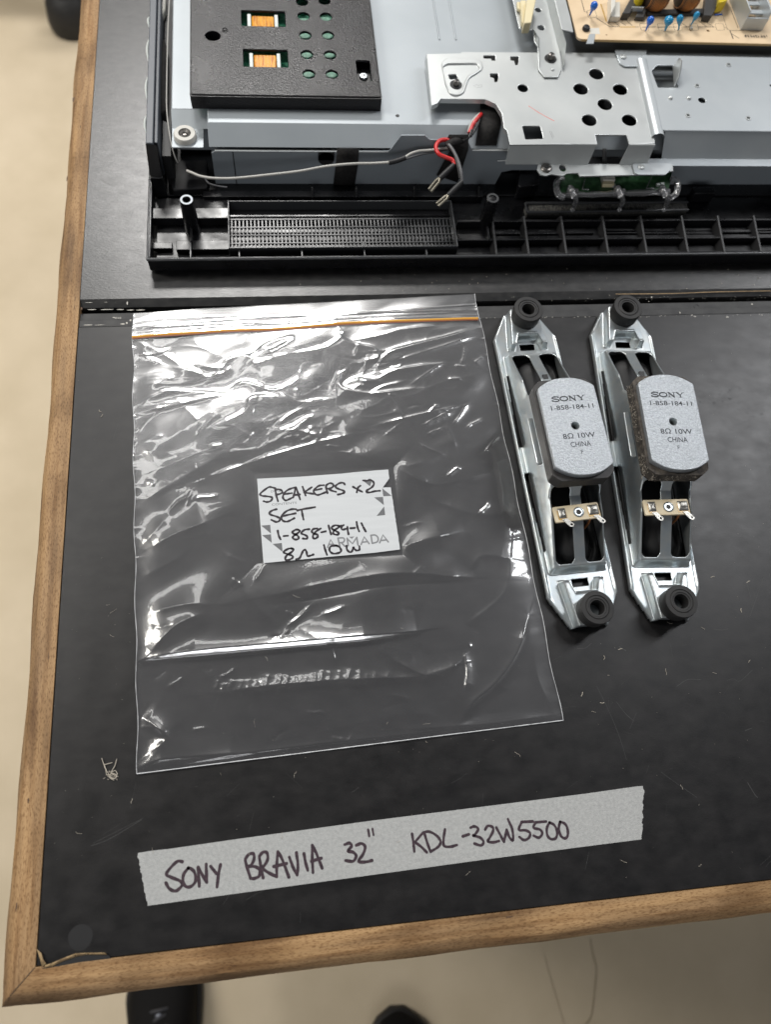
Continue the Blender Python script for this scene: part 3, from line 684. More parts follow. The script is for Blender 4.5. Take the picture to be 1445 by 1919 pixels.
ZLB = 1.62 
k3, k4, k5, k6 = K(480, 885, 140), K(600, 875, 150), K(480, 970, 140), K(600, 970, 155)
right_edge = k4([(1130, 372), (1275, 368), (1296, 520), (1303, 560), (1316, 620), (1318, 660), (1330, 720), (1334, 780), (1350, 850), (1352, 900), (1368, 960)]) + k6([(1320, 60), (1330, 110), (1342, 190), (1352, 260), (1370, 340), (1372, 400), (1386, 470), (1395, 556)])
outline = [(481.5, 897.2), (560, 893.5), (640, 887.5)] + k4([(600, 97), (1000, 63), (1232, 47), (1236, 120), (1250, 205)]) + right_edge + [(700, 1036), (620, 1043), (493.5, 1055.3), (488, 985)]
label = plate('label', [UP(outline, ZLB)], ZLB, .1, m_label, bag, bev=0.0)
zi = ZLB + .02
b = MB()
W = 1.22
for pl in k3([(365, 310), (300, 290), (240, 290), (150, 350), (75, 420), (110, 455), (200, 465), (290, 480), (310, 510), (270, 560), (200, 575), (145, 560)]), k3([(370, 340), (385, 440), (420, 560)]), k3([(360, 345), (420, 330), (480, 345), (505, 385), (470, 415), (390, 435)]), \
    k3([(765, 295), (690, 310), (600, 350), (540, 410), (515, 480), (540, 530), (580, 545), (640, 520), (700, 490)]), k3([(530, 430), (610, 415), (690, 405)]), k3([(715, 490), (740, 400), (765, 300), (800, 380), (850, 530)]), k3([(735, 440), (840, 430)]), \
    k3([(895, 280), (925, 360), (955, 450)]), k3([(1075, 290), (1000, 340), (930, 388)]), k3([(930, 392), (1020, 405), (1115, 420)]), k3([(1310, 250), (1220, 260), (1150, 310), (1110, 370), (1140, 420), (1190, 440), (1260, 420), (1360, 380)]), k3([(1130, 350), (1265, 320)]), \
    k3([(390, 715), (310, 740), (250, 790), (290, 825), (400, 860), (460, 900), (440, 945), (380, 960), (290, 920)]), k3([(770, 715), (690, 715), (590, 750), (510, 820), (485, 880), (520, 940), (590, 955), (660, 930), (735, 890)]), k3([(510, 850), (630, 822), (760, 795)]), k3([(795, 740), (900, 715), (1140, 675)]), k3([(880, 735), (895, 820), (915, 915)]), \
    k4([(105, 340), (110, 400), (130, 470)]), k4([(110, 330), (170, 295), (230, 310), (235, 350), (190, 385), (130, 395)]), k4([(140, 395), (200, 425), (285, 450)]), k4([(445, 320), (420, 290), (360, 290), (290, 330), (280, 370), (340, 400), (420, 430), (440, 455), (400, 480), (320, 500)]), \
    k4([(595, 360), (680, 410), (760, 450)]), k4([(725, 340), (680, 380), (660, 460)]), k4([(775, 245), (840, 250), (900, 235), (950, 260), (970, 310), (930, 370), (850, 420), (835, 455), (900, 460), (980, 440), (1080, 430)]), \
    k5([(415, 255), (435, 350), (470, 420)]), k5([(530, 357), (615, 350)]), k5([(820, 235), (760, 235), (700, 280), (720, 310), (800, 350), (820, 400), (770, 425), (710, 400), (720, 360), (790, 310), (840, 265), (820, 235)]), k5([(1025, 225), (940, 235), (880, 280), (880, 310), (950, 340), (990, 370), (970, 410), (905, 405)]), \
    k5([(1180, 210), (1110, 220), (1075, 260), (1100, 300), (1180, 330), (1190, 370), (1130, 410), (1095, 370), (1120, 310), (1180, 250), (1250, 210)]), k5([(1260, 285), (1345, 265)]), k5([(700, 600), (630, 600), (540, 650), (540, 680), (620, 710), (700, 740), (690, 790), (590, 825), (560, 790), (600, 720), (680, 670), (720, 620), (680, 590)]), \
    k5([(770, 805), (840, 780), (880, 700), (910, 640), (950, 625), (975, 670), (990, 740), (1050, 735), (1105, 715)]), k6([(145, 135), (165, 210), (190, 290)]), k6([(330, 145), (260, 135), (200, 170), (220, 205), (300, 250), (330, 280), (290, 300), (230, 280), (240, 230), (310, 180), (370, 140)]), \
    k6([(410, 130), (370, 170), (390, 210), (470, 190)]), k6([(475, 160), (480, 220), (495, 290)]), k6([(530, 187), (605, 180)]), k6([(635, 75), (650, 160), (680, 240)]), k6([(720, 95), (742, 140)]), k6([(757, 172), (795, 240)]), k6([(65, 480), (90, 570), (118, 650)]), \
    k6([(290, 485), (190, 500), (160, 560), (190, 610), (250, 630), (340, 610), (365, 570), (330, 510), (260, 485)]), k6([(460, 495), (470, 560), (520, 605), (560, 580), (580, 520), (600, 550), (640, 575), (685, 560), (685, 500)]):
    stroke(b, UP(pl, zi), W, zi + .02, vary=.16)
b.build('handwriting', m_marker, label, smooth=0)
b = MB()
for ti_, tri in enumerate((k5([(95, 155), (270, 140), (285, 310)]), k5([(110, 340), (285, 322), (300, 490)]), k5([(315, 510), (495, 490), (510, 665)]), k4([(1120, 385), (1140, 530), (1290, 522)]), k4([(975, 550), (1135, 540), (1150, 690)]), k4([(1155, 715), (1020, 885), (1175, 868)]), k4([(770, 245), (900, 350), (940, 240)]))):
    b = MB(); b.sheet([(*p, zi) for p in UP(tri, zi)]); b.build('printed_triangle', m_print, label, smooth=0)
b = MB()
for pl in ([(130, 520), (182, 385), (250, 500)], [(160, 470), (225, 465)], [(310, 360), (345, 510)], [(310, 358), (400, 355), (425, 390), (400, 430), (330, 440)], [(370, 440), (430, 500)], [(470, 360), (490, 490)], [(472, 368), (565, 455), (640, 345)], [(640, 345), (660, 480)],
           [(715, 470), (770, 335), (855, 455)], [(745, 430), (820, 420)], [(888, 308), (910, 450)], [(885, 310), (960, 305), (1010, 350), (1000, 420), (910, 450)], [(1040, 440), (1098, 303), (1190, 425)], [(1070, 400), (1150, 390)]):
    stroke(b, UP(k6(pl), zi), .95, zi - .01, smooth=len(pl) > 3, vary=0)
b.sheet([(*p, zi) for p in UP(k6([(500, 336), (600, 328), (555, 372)]), zi)])
b.build('printed_name', m_print2, label, smooth=0)
b = MB()
a0 = math.atan2(U(560, 946, zi)[1] - U(510, 946, zi)[1], 50 / 3.45) 
def lab_text(body, p0, p1, hpx):
    q0, q1 = np.array(U(*p0, zi)), np.array(U(*p1, zi)); v = q1 - q0; vs, fs = text_mesh(body, 1.0); w = max(x for x, y in vs) - min(x for x, y in vs)
    put_text(b, body, (q0 + q1) / 2, math.atan2(v[1], v[0]), hpx / 3.45 * 1.35, zi, .0, np.linalg.norm(v) / w / (hpx / 3.45 * 1.35))
lab_text('CONTENTS', k3([(300, 630)])[0], k3([(782, 590)])[0], 5.0)
lab_text('DATE', k3([(282, 375)])[0], k3([(470, 358)])[0], 5.0)
b.build('printed_captions', m_print, label, smooth=0)

# ---------------------------------------------------------------- masking tape
tape = thing('masking_tape', 'torn strip of grey masking tape with marker writing stuck across the bench', 'tape', (160, 45, 0))
kt = K(240, 1450, 1000)
t_top = [(258, 1598.5), (285, 1594), (315, 1591), (450, 1571.5), (700, 1537.5), (950, 1506), (1100, 1487), (1195, 1473.5)]
t_right = [(1205, 1473), (1211, 1479), (1210, 1490), (1206, 1500), (1209, 1512), (1205, 1522), (1208, 1531), (1204, 1540), (1207, 1550), (1202, 1560), (1203, 1573)]
t_bot = [(1100, 1586), (900, 1612), (600, 1653), (400, 1680.5), (276, 1697.5)]
t_left = [(275, 1690), (272, 1684), (273, 1676), (268, 1668), (270, 1658), (265, 1650), (267, 1640), (262, 1633), (264, 1625), (259, 1617), (261, 1610), (257, 1604)]
def tear(pl):
    p0, p1 = np.array(pl[0]), np.array(pl[-1]); out = []
    for i in range(len(pl) - 1):
        for k_ in range(3):
            t_ = (i + k_ / 3) / (len(pl) - 1); base = np.array(pl[i]) * (1 - k_ / 3) + np.array(pl[i + 1]) * k_ / 3; out.append(tuple(.45 * base + .55 * (p0 + (p1 - p0) * t_) + np.array([random.gauss(0, .8), 0])))
    return out + [pl[-1]]
t_right, t_left = tear(t_right), tear(t_left)
sheet = plate('tape_strip', [UP(t_top + t_right + t_bot + t_left, .18)], .18, .14, m_masking, tape, bev=0.0)
ka, kb = K(290, 1570, 410), K(740, 1510, 360)
b = MB(); zt_ = .20
for pl in ([(180, 158), (150, 155), (110, 190), (75, 240), (110, 262), (165, 285), (180, 310), (150, 345), (120, 350), (90, 330), (72, 298)], [(220, 200), (190, 240), (185, 290), (205, 322), (240, 320), (268, 285), (262, 230), (235, 203), (220, 200)], [(293, 320), (288, 250), (285, 195)], [(285, 195), (310, 240), (342, 295)], [(342, 295), (340, 230), (338, 175)], [(367, 188), (405, 235)], [(433, 178), (420, 240), (410, 325)],
           [(597, 150), (610, 200), (632, 268)], [(597, 140), (620, 110), (650, 105), (655, 140), (635, 180), (615, 190)], [(615, 190), (660, 190), (690, 210), (690, 250), (660, 268), (632, 268)], [(690, 130), (700, 190), (715, 265)], [(690, 120), (715, 95), (740, 100), (745, 140), (725, 180), (705, 200)], [(705, 200), (750, 230), (800, 255)], [(805, 258), (805, 180), (812, 92)], [(812, 92), (840, 140), (885, 260)], [(785, 190), (870, 170)],
           [(888, 128), (915, 200), (940, 245)], [(940, 245), (945, 180), (935, 98)], [(985, 105), (995, 160), (1010, 215)], [(1045, 230), (1040, 140), (1040, 50)], [(1040, 50), (1070, 110), (1105, 200)], [(1035, 155), (1100, 135)], [(1255, 45), (1285, 35), (1300, 55), (1275, 88), (1310, 95), (1330, 120), (1310, 155), (1260, 150)], [(1330, 50), (1365, 38), (1390, 60), (1375, 110), (1345, 155), (1390, 160), (1435, 150)]):
    stroke(b, UP(ka(pl), zt_), 1.5, zt_ + .01, vary=.1)
for pl in ([(130, 212), (140, 280), (147, 345)], [(210, 205), (150, 275)], [(150, 272), (200, 310), (240, 350)], [(225, 215), (245, 280), (268, 345)], [(215, 200), (260, 195), (315, 225), (345, 270), (325, 310), (270, 345)], [(378, 178), (368, 240), (370, 300), (420, 308), (468, 295)], [(512, 230), (558, 215)],
           [(570, 165), (600, 155), (628, 175), (605, 215), (590, 225), (640, 238), (668, 270), (650, 298), (600, 285)], [(680, 180), (700, 152), (735, 160), (740, 190), (715, 240), (700, 268), (740, 275), (785, 265)], [(765, 165), (800, 230), (822, 272)], [(822, 272), (835, 215), (842, 180)], [(842, 180), (865, 240), (890, 258), (885, 180), (852, 100)],
           [(1040, 118), (955, 122)], [(955, 122), (935, 180), (985, 185), (1018, 205), (1010, 240), (975, 258), (938, 235)], [(1140, 118), (1060, 125)], [(1060, 125), (1045, 165), (1095, 180), (1110, 210), (1085, 240), (1045, 225)], [(1165, 125), (1145, 170), (1150, 225), (1180, 252), (1215, 240), (1222, 190), (1200, 145), (1165, 125)], [(1245, 120), (1235, 170), (1250, 225), (1280, 245), (1302, 225), (1300, 170), (1280, 135), (1245, 120)]):
    stroke(b, UP(kb(pl), zt_), 1.35, zt_ + .01, vary=.1)
for pl in (([(690, 1555), (692, 1567)]), ([(698, 1553), (700, 1565)])): stroke(b, UP(pl, zt_), 1.1, zt_ + .01)
b.build('handwriting', m_marker2, sheet, smooth=0)

# ---------------------------------------------------------------- loudspeaker drivers
def make_speaker(label):
    root = thing('speaker_driver', label, 'speaker', (0, 0, 0), 'speaker drivers taken out of the television')
    step = 0.36
    t, s = np.meshgrid(np.arange(-23, 23.01, step), np.arange(-109, 109.01, step))
    a, bt = np.abs(s), np.abs(t)
    hw = np.where(a < 88, 21.8, 21.8 - (a - 88) * (10.3 / 19))
    inside = (bt <= hw) & (a <= 107)
    din = np.minimum(hw - bt, 107.3 - a)
    z = np.full_like(t, 4.2)
    z += .9 * np.exp(-((hw - bt - 1.3) / .8) ** 2) * (1 - sstep(84, 92, a))            # rolled bead of the rim
    # end tab with its stepped emboss
    e = 13.2 - (a - 82) * .13
    inner = np.where(bt < 6.5, 85.5, np.where(bt < 9.0, 85.5 - (bt - 6.5) * 3.0, 78.0))
    up = sstep(0, 1.8, e - bt) * sstep(0, 1.9, a - inner)
    z += 6.3 * up
    z += .5 * np.exp(-((a - inner - 1.8) / .8) ** 2) * sstep(0, 1, e - bt)
    # basket: walls rising to a deck that climbs towards the magnet
    deck = np.interp(a, [0, 26, 34, 46, 58, 70, 74], [33, 33, 25, 22.4, 16.5, 11.2, 10.2])
    bw = 15.4
    wall = 1 - sstep(0, 2.1, bt - bw)
    endw = 1 - sstep(0, 3.2, a - 71.5)
    z = np.maximum(z, 4.2 + (deck - 4.2) * wall * endw)
    z = np.where(din < .9, z * np.clip(din / .9, 0, 1) ** .6, z)
    z = np.maximum(z, 0.15)
    # cut-outs
    wx0, wx1, a0, a1, r = 3.3, 14.6, 29.0, 70.4, 3.4
    dx = np.maximum(np.maximum(wx0 + r - bt, bt - wx1 + r), 0); da = np.maximum(np.maximum(a0 + r - a, a - a1 + r), 0)
    rr_ = np.hypot(dx, da)
    hole = (bt > wx0) & (bt < wx1) & (a > a0) & (a < a1) & (rr_ < r)
    hole |= (bt < 5.0) & (a > 78.3) & (a < 82.6)
    hole |= (bt > 17.55) & (bt < 17.55 + 2.0 * np.clip(1 - (a - 9) / 52, 0, 1)) & (a > 9) & (a < 60)
    hole |= (np.hypot(t, a - 47) < 0)
    frame = grid_mesh('frame', t, s, z, inside & ~hole, m_zinc, root, solid=.8, smooth=75)
    b = MB(); b.box(-1.6, 1.6, 45.4, 48.8, 20.3, 22.62); b.build('square_hole', m_wirek, frame)
    for sg in (-1, 1):
        b = MB(); b.prism(roundpoly([(sg * 17.0, -15), (sg * 20.6, -15), (sg * 20.6, 15), (sg * 17.0, 15)], 1.2), 29.6, 31.0); b.build('wing', m_zinc, frame, bevel=.4)
    # cone seen through the openings
    st = .8; t, s = np.meshgrid(np.arange(-20, 20.1, st), np.arange(-76, 76.1, st)); bt, a = np.abs(t), np.abs(s)
    rr = np.sqrt(np.maximum(bt, 0) ** 2 + np.maximum(a - 58, 0) ** 2)
    zc = 2.2 + 7.5 * np.sqrt(np.clip(1 - (rr / 11.5) ** 2, 0, 1)) + 1.6 * np.exp(-((rr - 14.5) / 1.4) ** 2)
    grid_mesh('cone', t, s, np.minimum(zc, 9.5 - 0 * zc), (rr < 17.3), m_cone, root, smooth=80)
    # magnet: steel plate, ferrite block, hammered back plate
    b = MB(); b.prism(roundpoly([(-15.5, -30), (15.5, -30), (15.5, 30), (-15.5, 30)], 5), 31.0, 35.2); b.build('front_plate', m_zinc, root, bevel=.3)
    ch = 4.5; fp = [(-18.3 + ch, -32.2), (18.3 - ch, -32.2), (18.3, -32.2 + ch * .9), (18.3, 32.2 - ch * .9), (18.3 - ch, 32.2), (-18.3 + ch, 32.2), (-18.3, 32.2 - ch * .9), (-18.3, -32.2 + ch * .9)]
    fp2 = roundpoly([(-18.0, -31.8), (18.0, -31.8), (18.0, 31.8), (-18.0, 31.8)], 2.6)
    b = MB(); b.prism(roundpoly(fp, 1.2, 2), 34.7, 44.0); b.build('magnet', m_ferrite, root, bevel=.35)
    po = []
    for sgn in (1, -1):
        for tt_ in np.linspace(1, -1, 15):
            x = 17.0 * tt_ * sgn; po.append((x, sgn * (31.0 - 6.2 * abs(tt_) ** 2.3)))
    mp = plate('magnet_plate', [roundpoly(po, .8, 2), circle(0, -.4, 2.3, n=20)], 48.0, 4.0, m_zplate, root, bev=.45)
    b = MB(); b.lathe((0, -.4, 0), [(2.28, 47.7), (1.75, 46.2), (1.75, 40.5), (.01, 40.4)], 20, caps=False); b.build('centre_hole', m_wirek if False else m_zinc, mp)
    b = MB(); b.cyl((0, -.4, 40.6), 1.6, .2); b.build('hole_floor', m_wirek, mp)
    b = MB(); zt = 48.015
    # wide slab letters of the maker's mark
    def seg(p, w): stroke(b, p, w, zt, smooth=False, vary=0)
    def letters(x0, y0):
        h = 1.3; 
        for pl in ([(1.5, .85), (.9, 1.2), (-.6, 1.25), (-1.4, .8), (-1.0, .25), (.7, -.1), (1.5, -.6), (1.0, -1.15), (-.6, -1.2), (-1.6, -.75)],): stroke(b, [(x0 - 6.0 + p, y0 + q) for p, q in pl], .62, zt, vary=.2)
        seg([(x0 - 4.45, y0 + .6), (x0 - 4.45, y0 + 1.25)], .25); seg([(x0 - 7.6, y0 - .55), (x0 - 7.6, y0 - 1.25)], .25)
        stroke(b, [(x0 - 2.05 + 1.75 * math.cos(q), y0 + 1.15 * math.sin(q)) for q in np.linspace(0, 2 * math.pi, 17)], .62, zt, vary=.0)
        seg([(x0 + .75, y0 - 1.25), (x0 + .75, y0 + 1.25)], .4); seg([(x0 + .7, y0 + 1.2), (x0 + 3.1, y0 - 1.25)], .75); seg([(x0 + 3.1, y0 - 1.25), (x0 + 3.1, y0 + 1.25)], .4)
        for c_, q in ((.75, -1.25), (.6, 1.25), (3.1, 1.25)): seg([(x0 + c_ - .65, y0 + q), (x0 + c_ + .65, y0 + q)], .25)
        seg([(x0 + 4.6, y0 + 1.25), (x0 + 6.1, y0 - .1)], .7); seg([(x0 + 7.4, y0 + 1.25), (x0 + 6.1, y0 - .1)], .38); seg([(x0 + 6.1, y0 - .1), (x0 + 6.1, y0 - 1.25)], .66)
        for c_, q, w in ((4.7, 1.25, .7), (7.4, 1.25, .6), (6.1, -1.25, .75)): seg([(x0 + c_ - w, y0 + q), (x0 + c_ + w, y0 + q)], .25)
    letters(-.3, 17.2)
    b.v = [(x * 1.28, (y - 17.2) * 1.2 + 17.2, z) for x, y, z in b.v]
    put_text(b, '1-858-184-11', (.8, 11.4), 0, 4.1, zt, .05, 1.22)
    put_text(b, '8\u03a9', (-5.6, -6.9), 0, 4.5, zt, .05, 1.15); put_text(b, '10W', (4.6, -6.9), 0, 4.5, zt, .05, 1.2)
    put_text(b, 'CHINA', (.4, -12.2), 0, 4.5, zt, .05, .85); put_text(b, 'F', (.2, -17.0), 0, 3.4, zt, .03, 1.0)
    b.build('stamped_text', m_stamp, mp, smooth=0)
    # rubber bushes
    for sg in (1, -1):
        b = MB(); c = (.4, sg * 99.4 + .2, 0)
        b.lathe(c, [(9.0, 9.6), (9.3, 10.6), (9.4, 14), (9.6, 19.2), (9.3, 19.9), (7.0, 20.0), (6.7, 19.6), (6.3, 20.0), (5.3, 20.0), (5.0, 19.6), (4.25, 19.5), (4.05, 18.5), (4.05, 4.0), (.01, 3.9)], 40, caps=False)
        b.build('rubber_bush', m_rubber, root, smooth=40)
    # terminal board
    ang = math.radians(1.7); cx0, cy0 = -1.0, -44.2; k, q = math.cos(ang), math.sin(ang)
    def R(x, y): return (cx0 + x * k - y * q, cy0 + x * q + y * k)
    b = MB(); b.prism([R(*p) for p in roundpoly([(-13.8, -4.8), (13.8, -4.8), (13.8, 4.8), (-13.8, 4.8)], 1.0)], 23.3, 24.9)
    tb = b.build('terminal_board', m_cream, root, bevel=.2)
    b = MB(); b.lathe((*R(1.0, 0), 24.9), [(3.1, 0), (3.1, .35), (2.6, .5), (2.3, .15), (1.5, .15)], 28, caps=False); b.build('rivet', m_zinc, tb)
    b = MB(); c = R(1, 0); b.box(c[0] - 1.25, c[0] + 1.25, c[1] - 1.25, c[1] + 1.25, 24.8, 25.04); b.build('rivet_hole', m_wirek, tb)
    for sg, cx_, w in ((-1, -9.0, 4.6), (1, 10.0, 6.2)):
        b = MB(); b.prism([R(*p) for p in roundpoly([(cx_ - w / 2 - .5, -3.6), (cx_ + w / 2 + .2, -3.6), (cx_ + w / 2 + .2, 1.5), (cx_ - w / 2 - .5, 2.5)], 1)], 24.88, 25.0); b.build('flux_stain', m_flux, tb)
        st = .4; t, s = np.meshgrid(np.arange(-w / 2, w / 2 + .01, st), np.arange(-2.6, 3.41, st))
        hh = .2 + .9 * np.clip(1 - (t / (w / 2)) ** 4, 0, 1) * np.clip(1 - ((s - .4) / 3.0) ** 4, 0, 1) * (.6 + .7 * vnoise(t + 40, s + 30, 1.6, 70 + sg))
        xx = cx0 + (cx_ + t) * k - s * q; yy = cy0 + (cx_ + t) * q + s * k
        grid_mesh('solder_pad', xx, yy, 24.95 + hh, np.ones_like(t, bool), m_tin, tb, smooth=80)
        b = MB(); tabp = [R(*p) for p in roundpoly([(cx_ - 1.0, -3.2), (cx_ + 2.2, -3.0), (cx_ + 5.6, -7.0), (cx_ + 4.6, -8.6), (cx_ + 2.6, -8.2)], .5, 2)]
        hole_ = [R(*p) for p in circle(cx_ + 3.9, -7.0, .65, n=10)]
        plate('solder_tab', [tabp, hole_], 25.3, .4, m_tin, tb, bev=.05)
        b = MB(); x0 = cx_ if sg < 0 else cx_ - 3
        b.tube(smoothpts([(*R(x0 - .4, 13.0 if sg < 0 else -5.5), 10), (*R(x0 - .1, 9.5 if sg < 0 else -6.4), 13.5), (*R(x0 + .3, 6.0 if sg < 0 else -5.8), 19), (*R(x0 + .2, 4.4 if sg < 0 else -4.6), 23.5)], 8), .75, 8)
        b.build('pigtail', m_copper, root)
    b = MB()
    for i in range(7):
        a_ = i * 2.4; b.ball((*(np.array(R(-9.6, 14.0)) + np.array([1.4 * math.cos(a_), 1.1 * math.sin(a_)])), 9.6), 1.0, 6)
    b.build('glue_blob', m_black, root)
    return root
sp1 = make_speaker('metal speaker driver with clean black magnet, lying right next to the plastic bag')
def copy_tree(o, parent=None):
    c = o.copy(); C.objects.link(c)
    if parent: c.parent = parent
    for ch in list(o.children): copy_tree(ch, c)
    return c
sp2 = copy_tree(sp1)
sp2['label'] = 'metal speaker driver with dusty grey fluff on its magnet, away from the bag'
def place(o, p0, p1):
    p0, p1 = np.array(p0), np.array(p1); c = (p0 + p1) / 2; d = p0 - p1
    o.location = (c[0] * MM, c[1] * MM, 0); o.rotation_euler = (0, 0, math.atan2(d[1], d[0]) - math.pi / 2)
place(sp1, (286.76, 345.0), (294.08, 145.55)); place(sp2, (354.76, 345.61), (343.56, 145.27))
for ch in sp2.children:
    if ch.name.startswith('magnet') and 'plate' not in ch.name:
        ch.data = ch.data.copy(); ch.data.materials[0] = m_ferrite_d
    # hairs of dust caught on the right hand magnet
b = MB()
for i in range(170):
    y = random.choice([random.uniform(2, 28), random.uniform(-31, -18), random.uniform(-8, 28)]); x = -18.6; z_ = random.uniform(35.5, 43.5)
    if random.random() < .3: x = random.uniform(-17, 10); y = -32.5
    p = np.array([x, y, z_]); pts = [p]
    for j in range(4): p = p + np.array([random.gauss(-.05, .35), random.gauss(0, .5), random.gauss(0, .5)]); pts.append(p)
    b.tube(pts, .05, 3)
fz = b.build('dust_fluff', m_lint, None)
fz.parent = sp2; tag(fz, kind='stuff')

# ---------------------------------------------------------------- television, opened from the back
TV = thing('television', 'gutted flat television lying face down with its steel back and boards showing', 'television', (44, 392, 0))
ZR, ZL, ZH, ZI, ZB, ZBF, ZP = 13.0, 34.0, 43.0, 53.0, 52.0, 38.5, 60.0
TX0, TX1, TY0, TY1 = 43.4, 843.0, 392.4, 895.0
# --- bezel tray
b = MB()
b.box(TX0 + 4, TX1 - 4, TY0 + 4, TY1 - 4, 0.3, 2.6)
def wallbar(x0, x1, y0, y1): b.box(x0, x1, y0, y1, 2.0, ZR - .2)
for x0, x1, y0, y1 in ((TX0 + .6, TX1, TY0 + .6, TY0 + 2.6), (TX0 + .6, TX0 + 2.6, TY0 + 2.6, TY1), (TX1 - 2, TX1, TY0 + 2.6, TY1), (TX0 + 2.6, TX1 - 2, TY1 - 2, TY1)): wallbar(x0, x1, y0, y1)
bezel = b.build('front_bezel', m_black, TV, bevel=.5)
# rim: a slightly rough lighter edge
b = MB()
def rim_y(x): return TY0 + .25 * math.sin(x * .05)
pts = [(x, TY0 + .9, ZR - .6) for x in np.linspace(TX0 + .6, 620, 90)]
b.tube(pts, 1.05, 8, [1.05 + .14 * random.uniform(-1, 1) for _ in pts]); b.tube([(TX0 + .9, y, ZR - .6) for y in np.linspace(TY0 + .6, 470, 30)], .9, 8)
b.build('rim', m_rim, bezel, smooth=60)
# long ribs, ledges and cells of the tray (heights read from the photo)
def ybar(pxy, z): return U(600, pxy, z)[1]
b = MB()
def longrib(x0, x1, ytop, z, th=1.4, z0=2.6): b.box(x0, x1, ytop - th, ytop, z0, z)
def ledge(x0, x1, y0, y1, z): b.box(x0, x1, y0, y1, 2.6, z)
X_ = lambda px, py, z: U(px, py, z)[0]
xA, xB = X_(285, 420, 10), X_(428, 420, 10)
y1 = ybar(386, 11); y2 = ybar(406, 10.5); y3 = ybar(447, 8.5); y4 = ybar(463, 8.0)
ledge(TX0 + 2.6, xB, y2, y1, 9.5); ledge(TX0 + 2.6, X_(322, 462, 6), y3 - 5.0, y3, 6.0)
ledge(xA + 15, xB, y4, y3 + 1, 6.6); b.box(TX0 + 2.6, xB, y1, y1 + 12, 2.6, 5.5)
# stepped floor of the front channel
b.box(TX0 + 2.6, 620, TY0 + 2.6, TY0 + 6.5, 2.6, 5.2)
# ledge behind the grille and under the shield
yl = ybar(362, 7); b.box(X_(380, 362, 8), X_(905, 362, 8), yl - 4, yl + 1, 2.6, 8.0); b.box(TX0 + 6, 620, yl + 1, yl + 22, 2.6, 4.0)
# right-hand cells
xr0 = X_(930, 430, 8)
for py, z, th in ((413, 10.5, 1.6), (449, 8.6, 1.4)): longrib(X_(858, py, z), 640, ybar(py, z), z, th)
yb0, yb1 = ybar(413, 10.5), ybar(449, 8.6)
b.box(X_(858, 430, 6), 640, yb1 + .1, yb0 - 1.7, 2.6, 4.4); b.box(X_(858, 430, 6), 640, yb1 + 2, yb1 + 4.5, 4.4, 5.8); 
b.box(xr0, 640, TY0 + 6.5, TY0 + 8.2, 2.6, 6.8)
xs_ = [X_(px, 440, 8) for px in (925, 985, 1055, 1133, 1205, 1282, 1350, 1418, 1490)]
for i in range(len(xs_) - 1):
    for yy, zz in ((yb1 + 5.2, random.uniform(5.5, 7.5)), (yb1 + 8.5, random.uniform(4.8, 6.2)), (TY0 + 4.4, random.uniform(5.5, 6.8))):
        q0_ = xs_[i] + 1.2 + random.choice((0, 0, 3)); q1_ = xs_[i + 1] - 2.6 - random.choice((0, 0, 4)); b.box(q0_, q1_, yy, yy + random.uniform(1.0, 2.4), 2.6, zz)
ribs = b.build('inner_ledges', m_black, bezel, bevel=.35)
for px in (925, 985, 1055, 1133, 1205, 1282, 1350, 1418, 1490):
    b = MB(); x = X_(px, 440, 8)
    b.add([(x - 2.4, TY0 + 2.6, 2.6), (x + .8, TY0 + 2.6, 2.6), (x + .8, yb0 + 5, 2.6), (x - 2.4, yb0 + 5, 2.6), (x - .6, TY0 + 2.6, 7.0), (x + .8, TY0 + 2.6, 7.0), (x + .8, yb0 + 2, 11.6), (x - .6, yb0 + 2, 11.6)], [(3, 2, 1, 0), (4, 5, 6, 7), (0, 1, 5, 4), (1, 2, 6, 5), (2, 3, 7, 6), (3, 0, 4, 7)])
    b.build('cross_rib', m_wirek, bezel, bevel=.12)  # ribs widened into black wedges that include their shadow
for px, py in ((448, 465), (565, 465), (682, 465), (798, 465), (357, 455)):
    b = MB(); x = X_(px, py, 8); b.box(x - .5, x + .5, TY0 + 2.6, ybar(452, 9), 2.6, 9.0); b.build('cross_rib', m_rim, bezel, bevel=.2)
for px, py in ((585, 352), (667, 352), (775, 350), (895, 350)):
    b = MB(); x = X_(px, py, 9); y = ybar(366, 8); b.add([(x - .7, y - 2, 4), (x + .7, y - 2, 4), (x + .7, y + 8, 4), (x - .7, y + 8, 4), (x - .7, y - 2, 8.5), (x + .7, y - 2, 8.5), (x + .7, y + 3, 13), (x - .7, y + 3, 13)], [(3, 2, 1, 0), (4, 5, 6, 7), (0, 1, 5, 4), (1, 2, 6, 5), (2, 3, 7, 6), (3, 0, 4, 7)])
    b.build('cross_rib', m_black, bezel, bevel=.3)
# screw bosses with fins
for (px, py), ztop, hollow in (((349, 374), 29.0, True), ((924, 371), 30.0, False)):
    x, y = U(px, py, ztop); b = MB()
    b.lathe((x, y, 0), [(5.2, 2.6), (4.5, ztop - 4), (4.3, ztop - .3), (4.0, ztop), (2.7, ztop), (2.3, ztop - .6), (2.1, ztop - 7), (.01, ztop - 7.1)] if hollow else [(5.2, 2.6), (4.5, ztop - 4), (4.3, ztop - .3), (4.0, ztop), (3.4, ztop), (3.0, ztop - .7), (1.2, ztop - .5), (.01, ztop - .5)], 28, caps=False)
    b.box(x - .7, x + .7, y - 16, y - 3, 2.6, 9.5)
    bo = b.build('screw_boss', m_black, bezel, smooth=40)
    b = MB(); b.lathe((x, y, ztop), [(4.05, -.02), (4.05, .06), (2.65, .06), (2.65, -.02)], 28, caps=False); b.build('boss_top', m_shield if hollow else m_rim, bo)
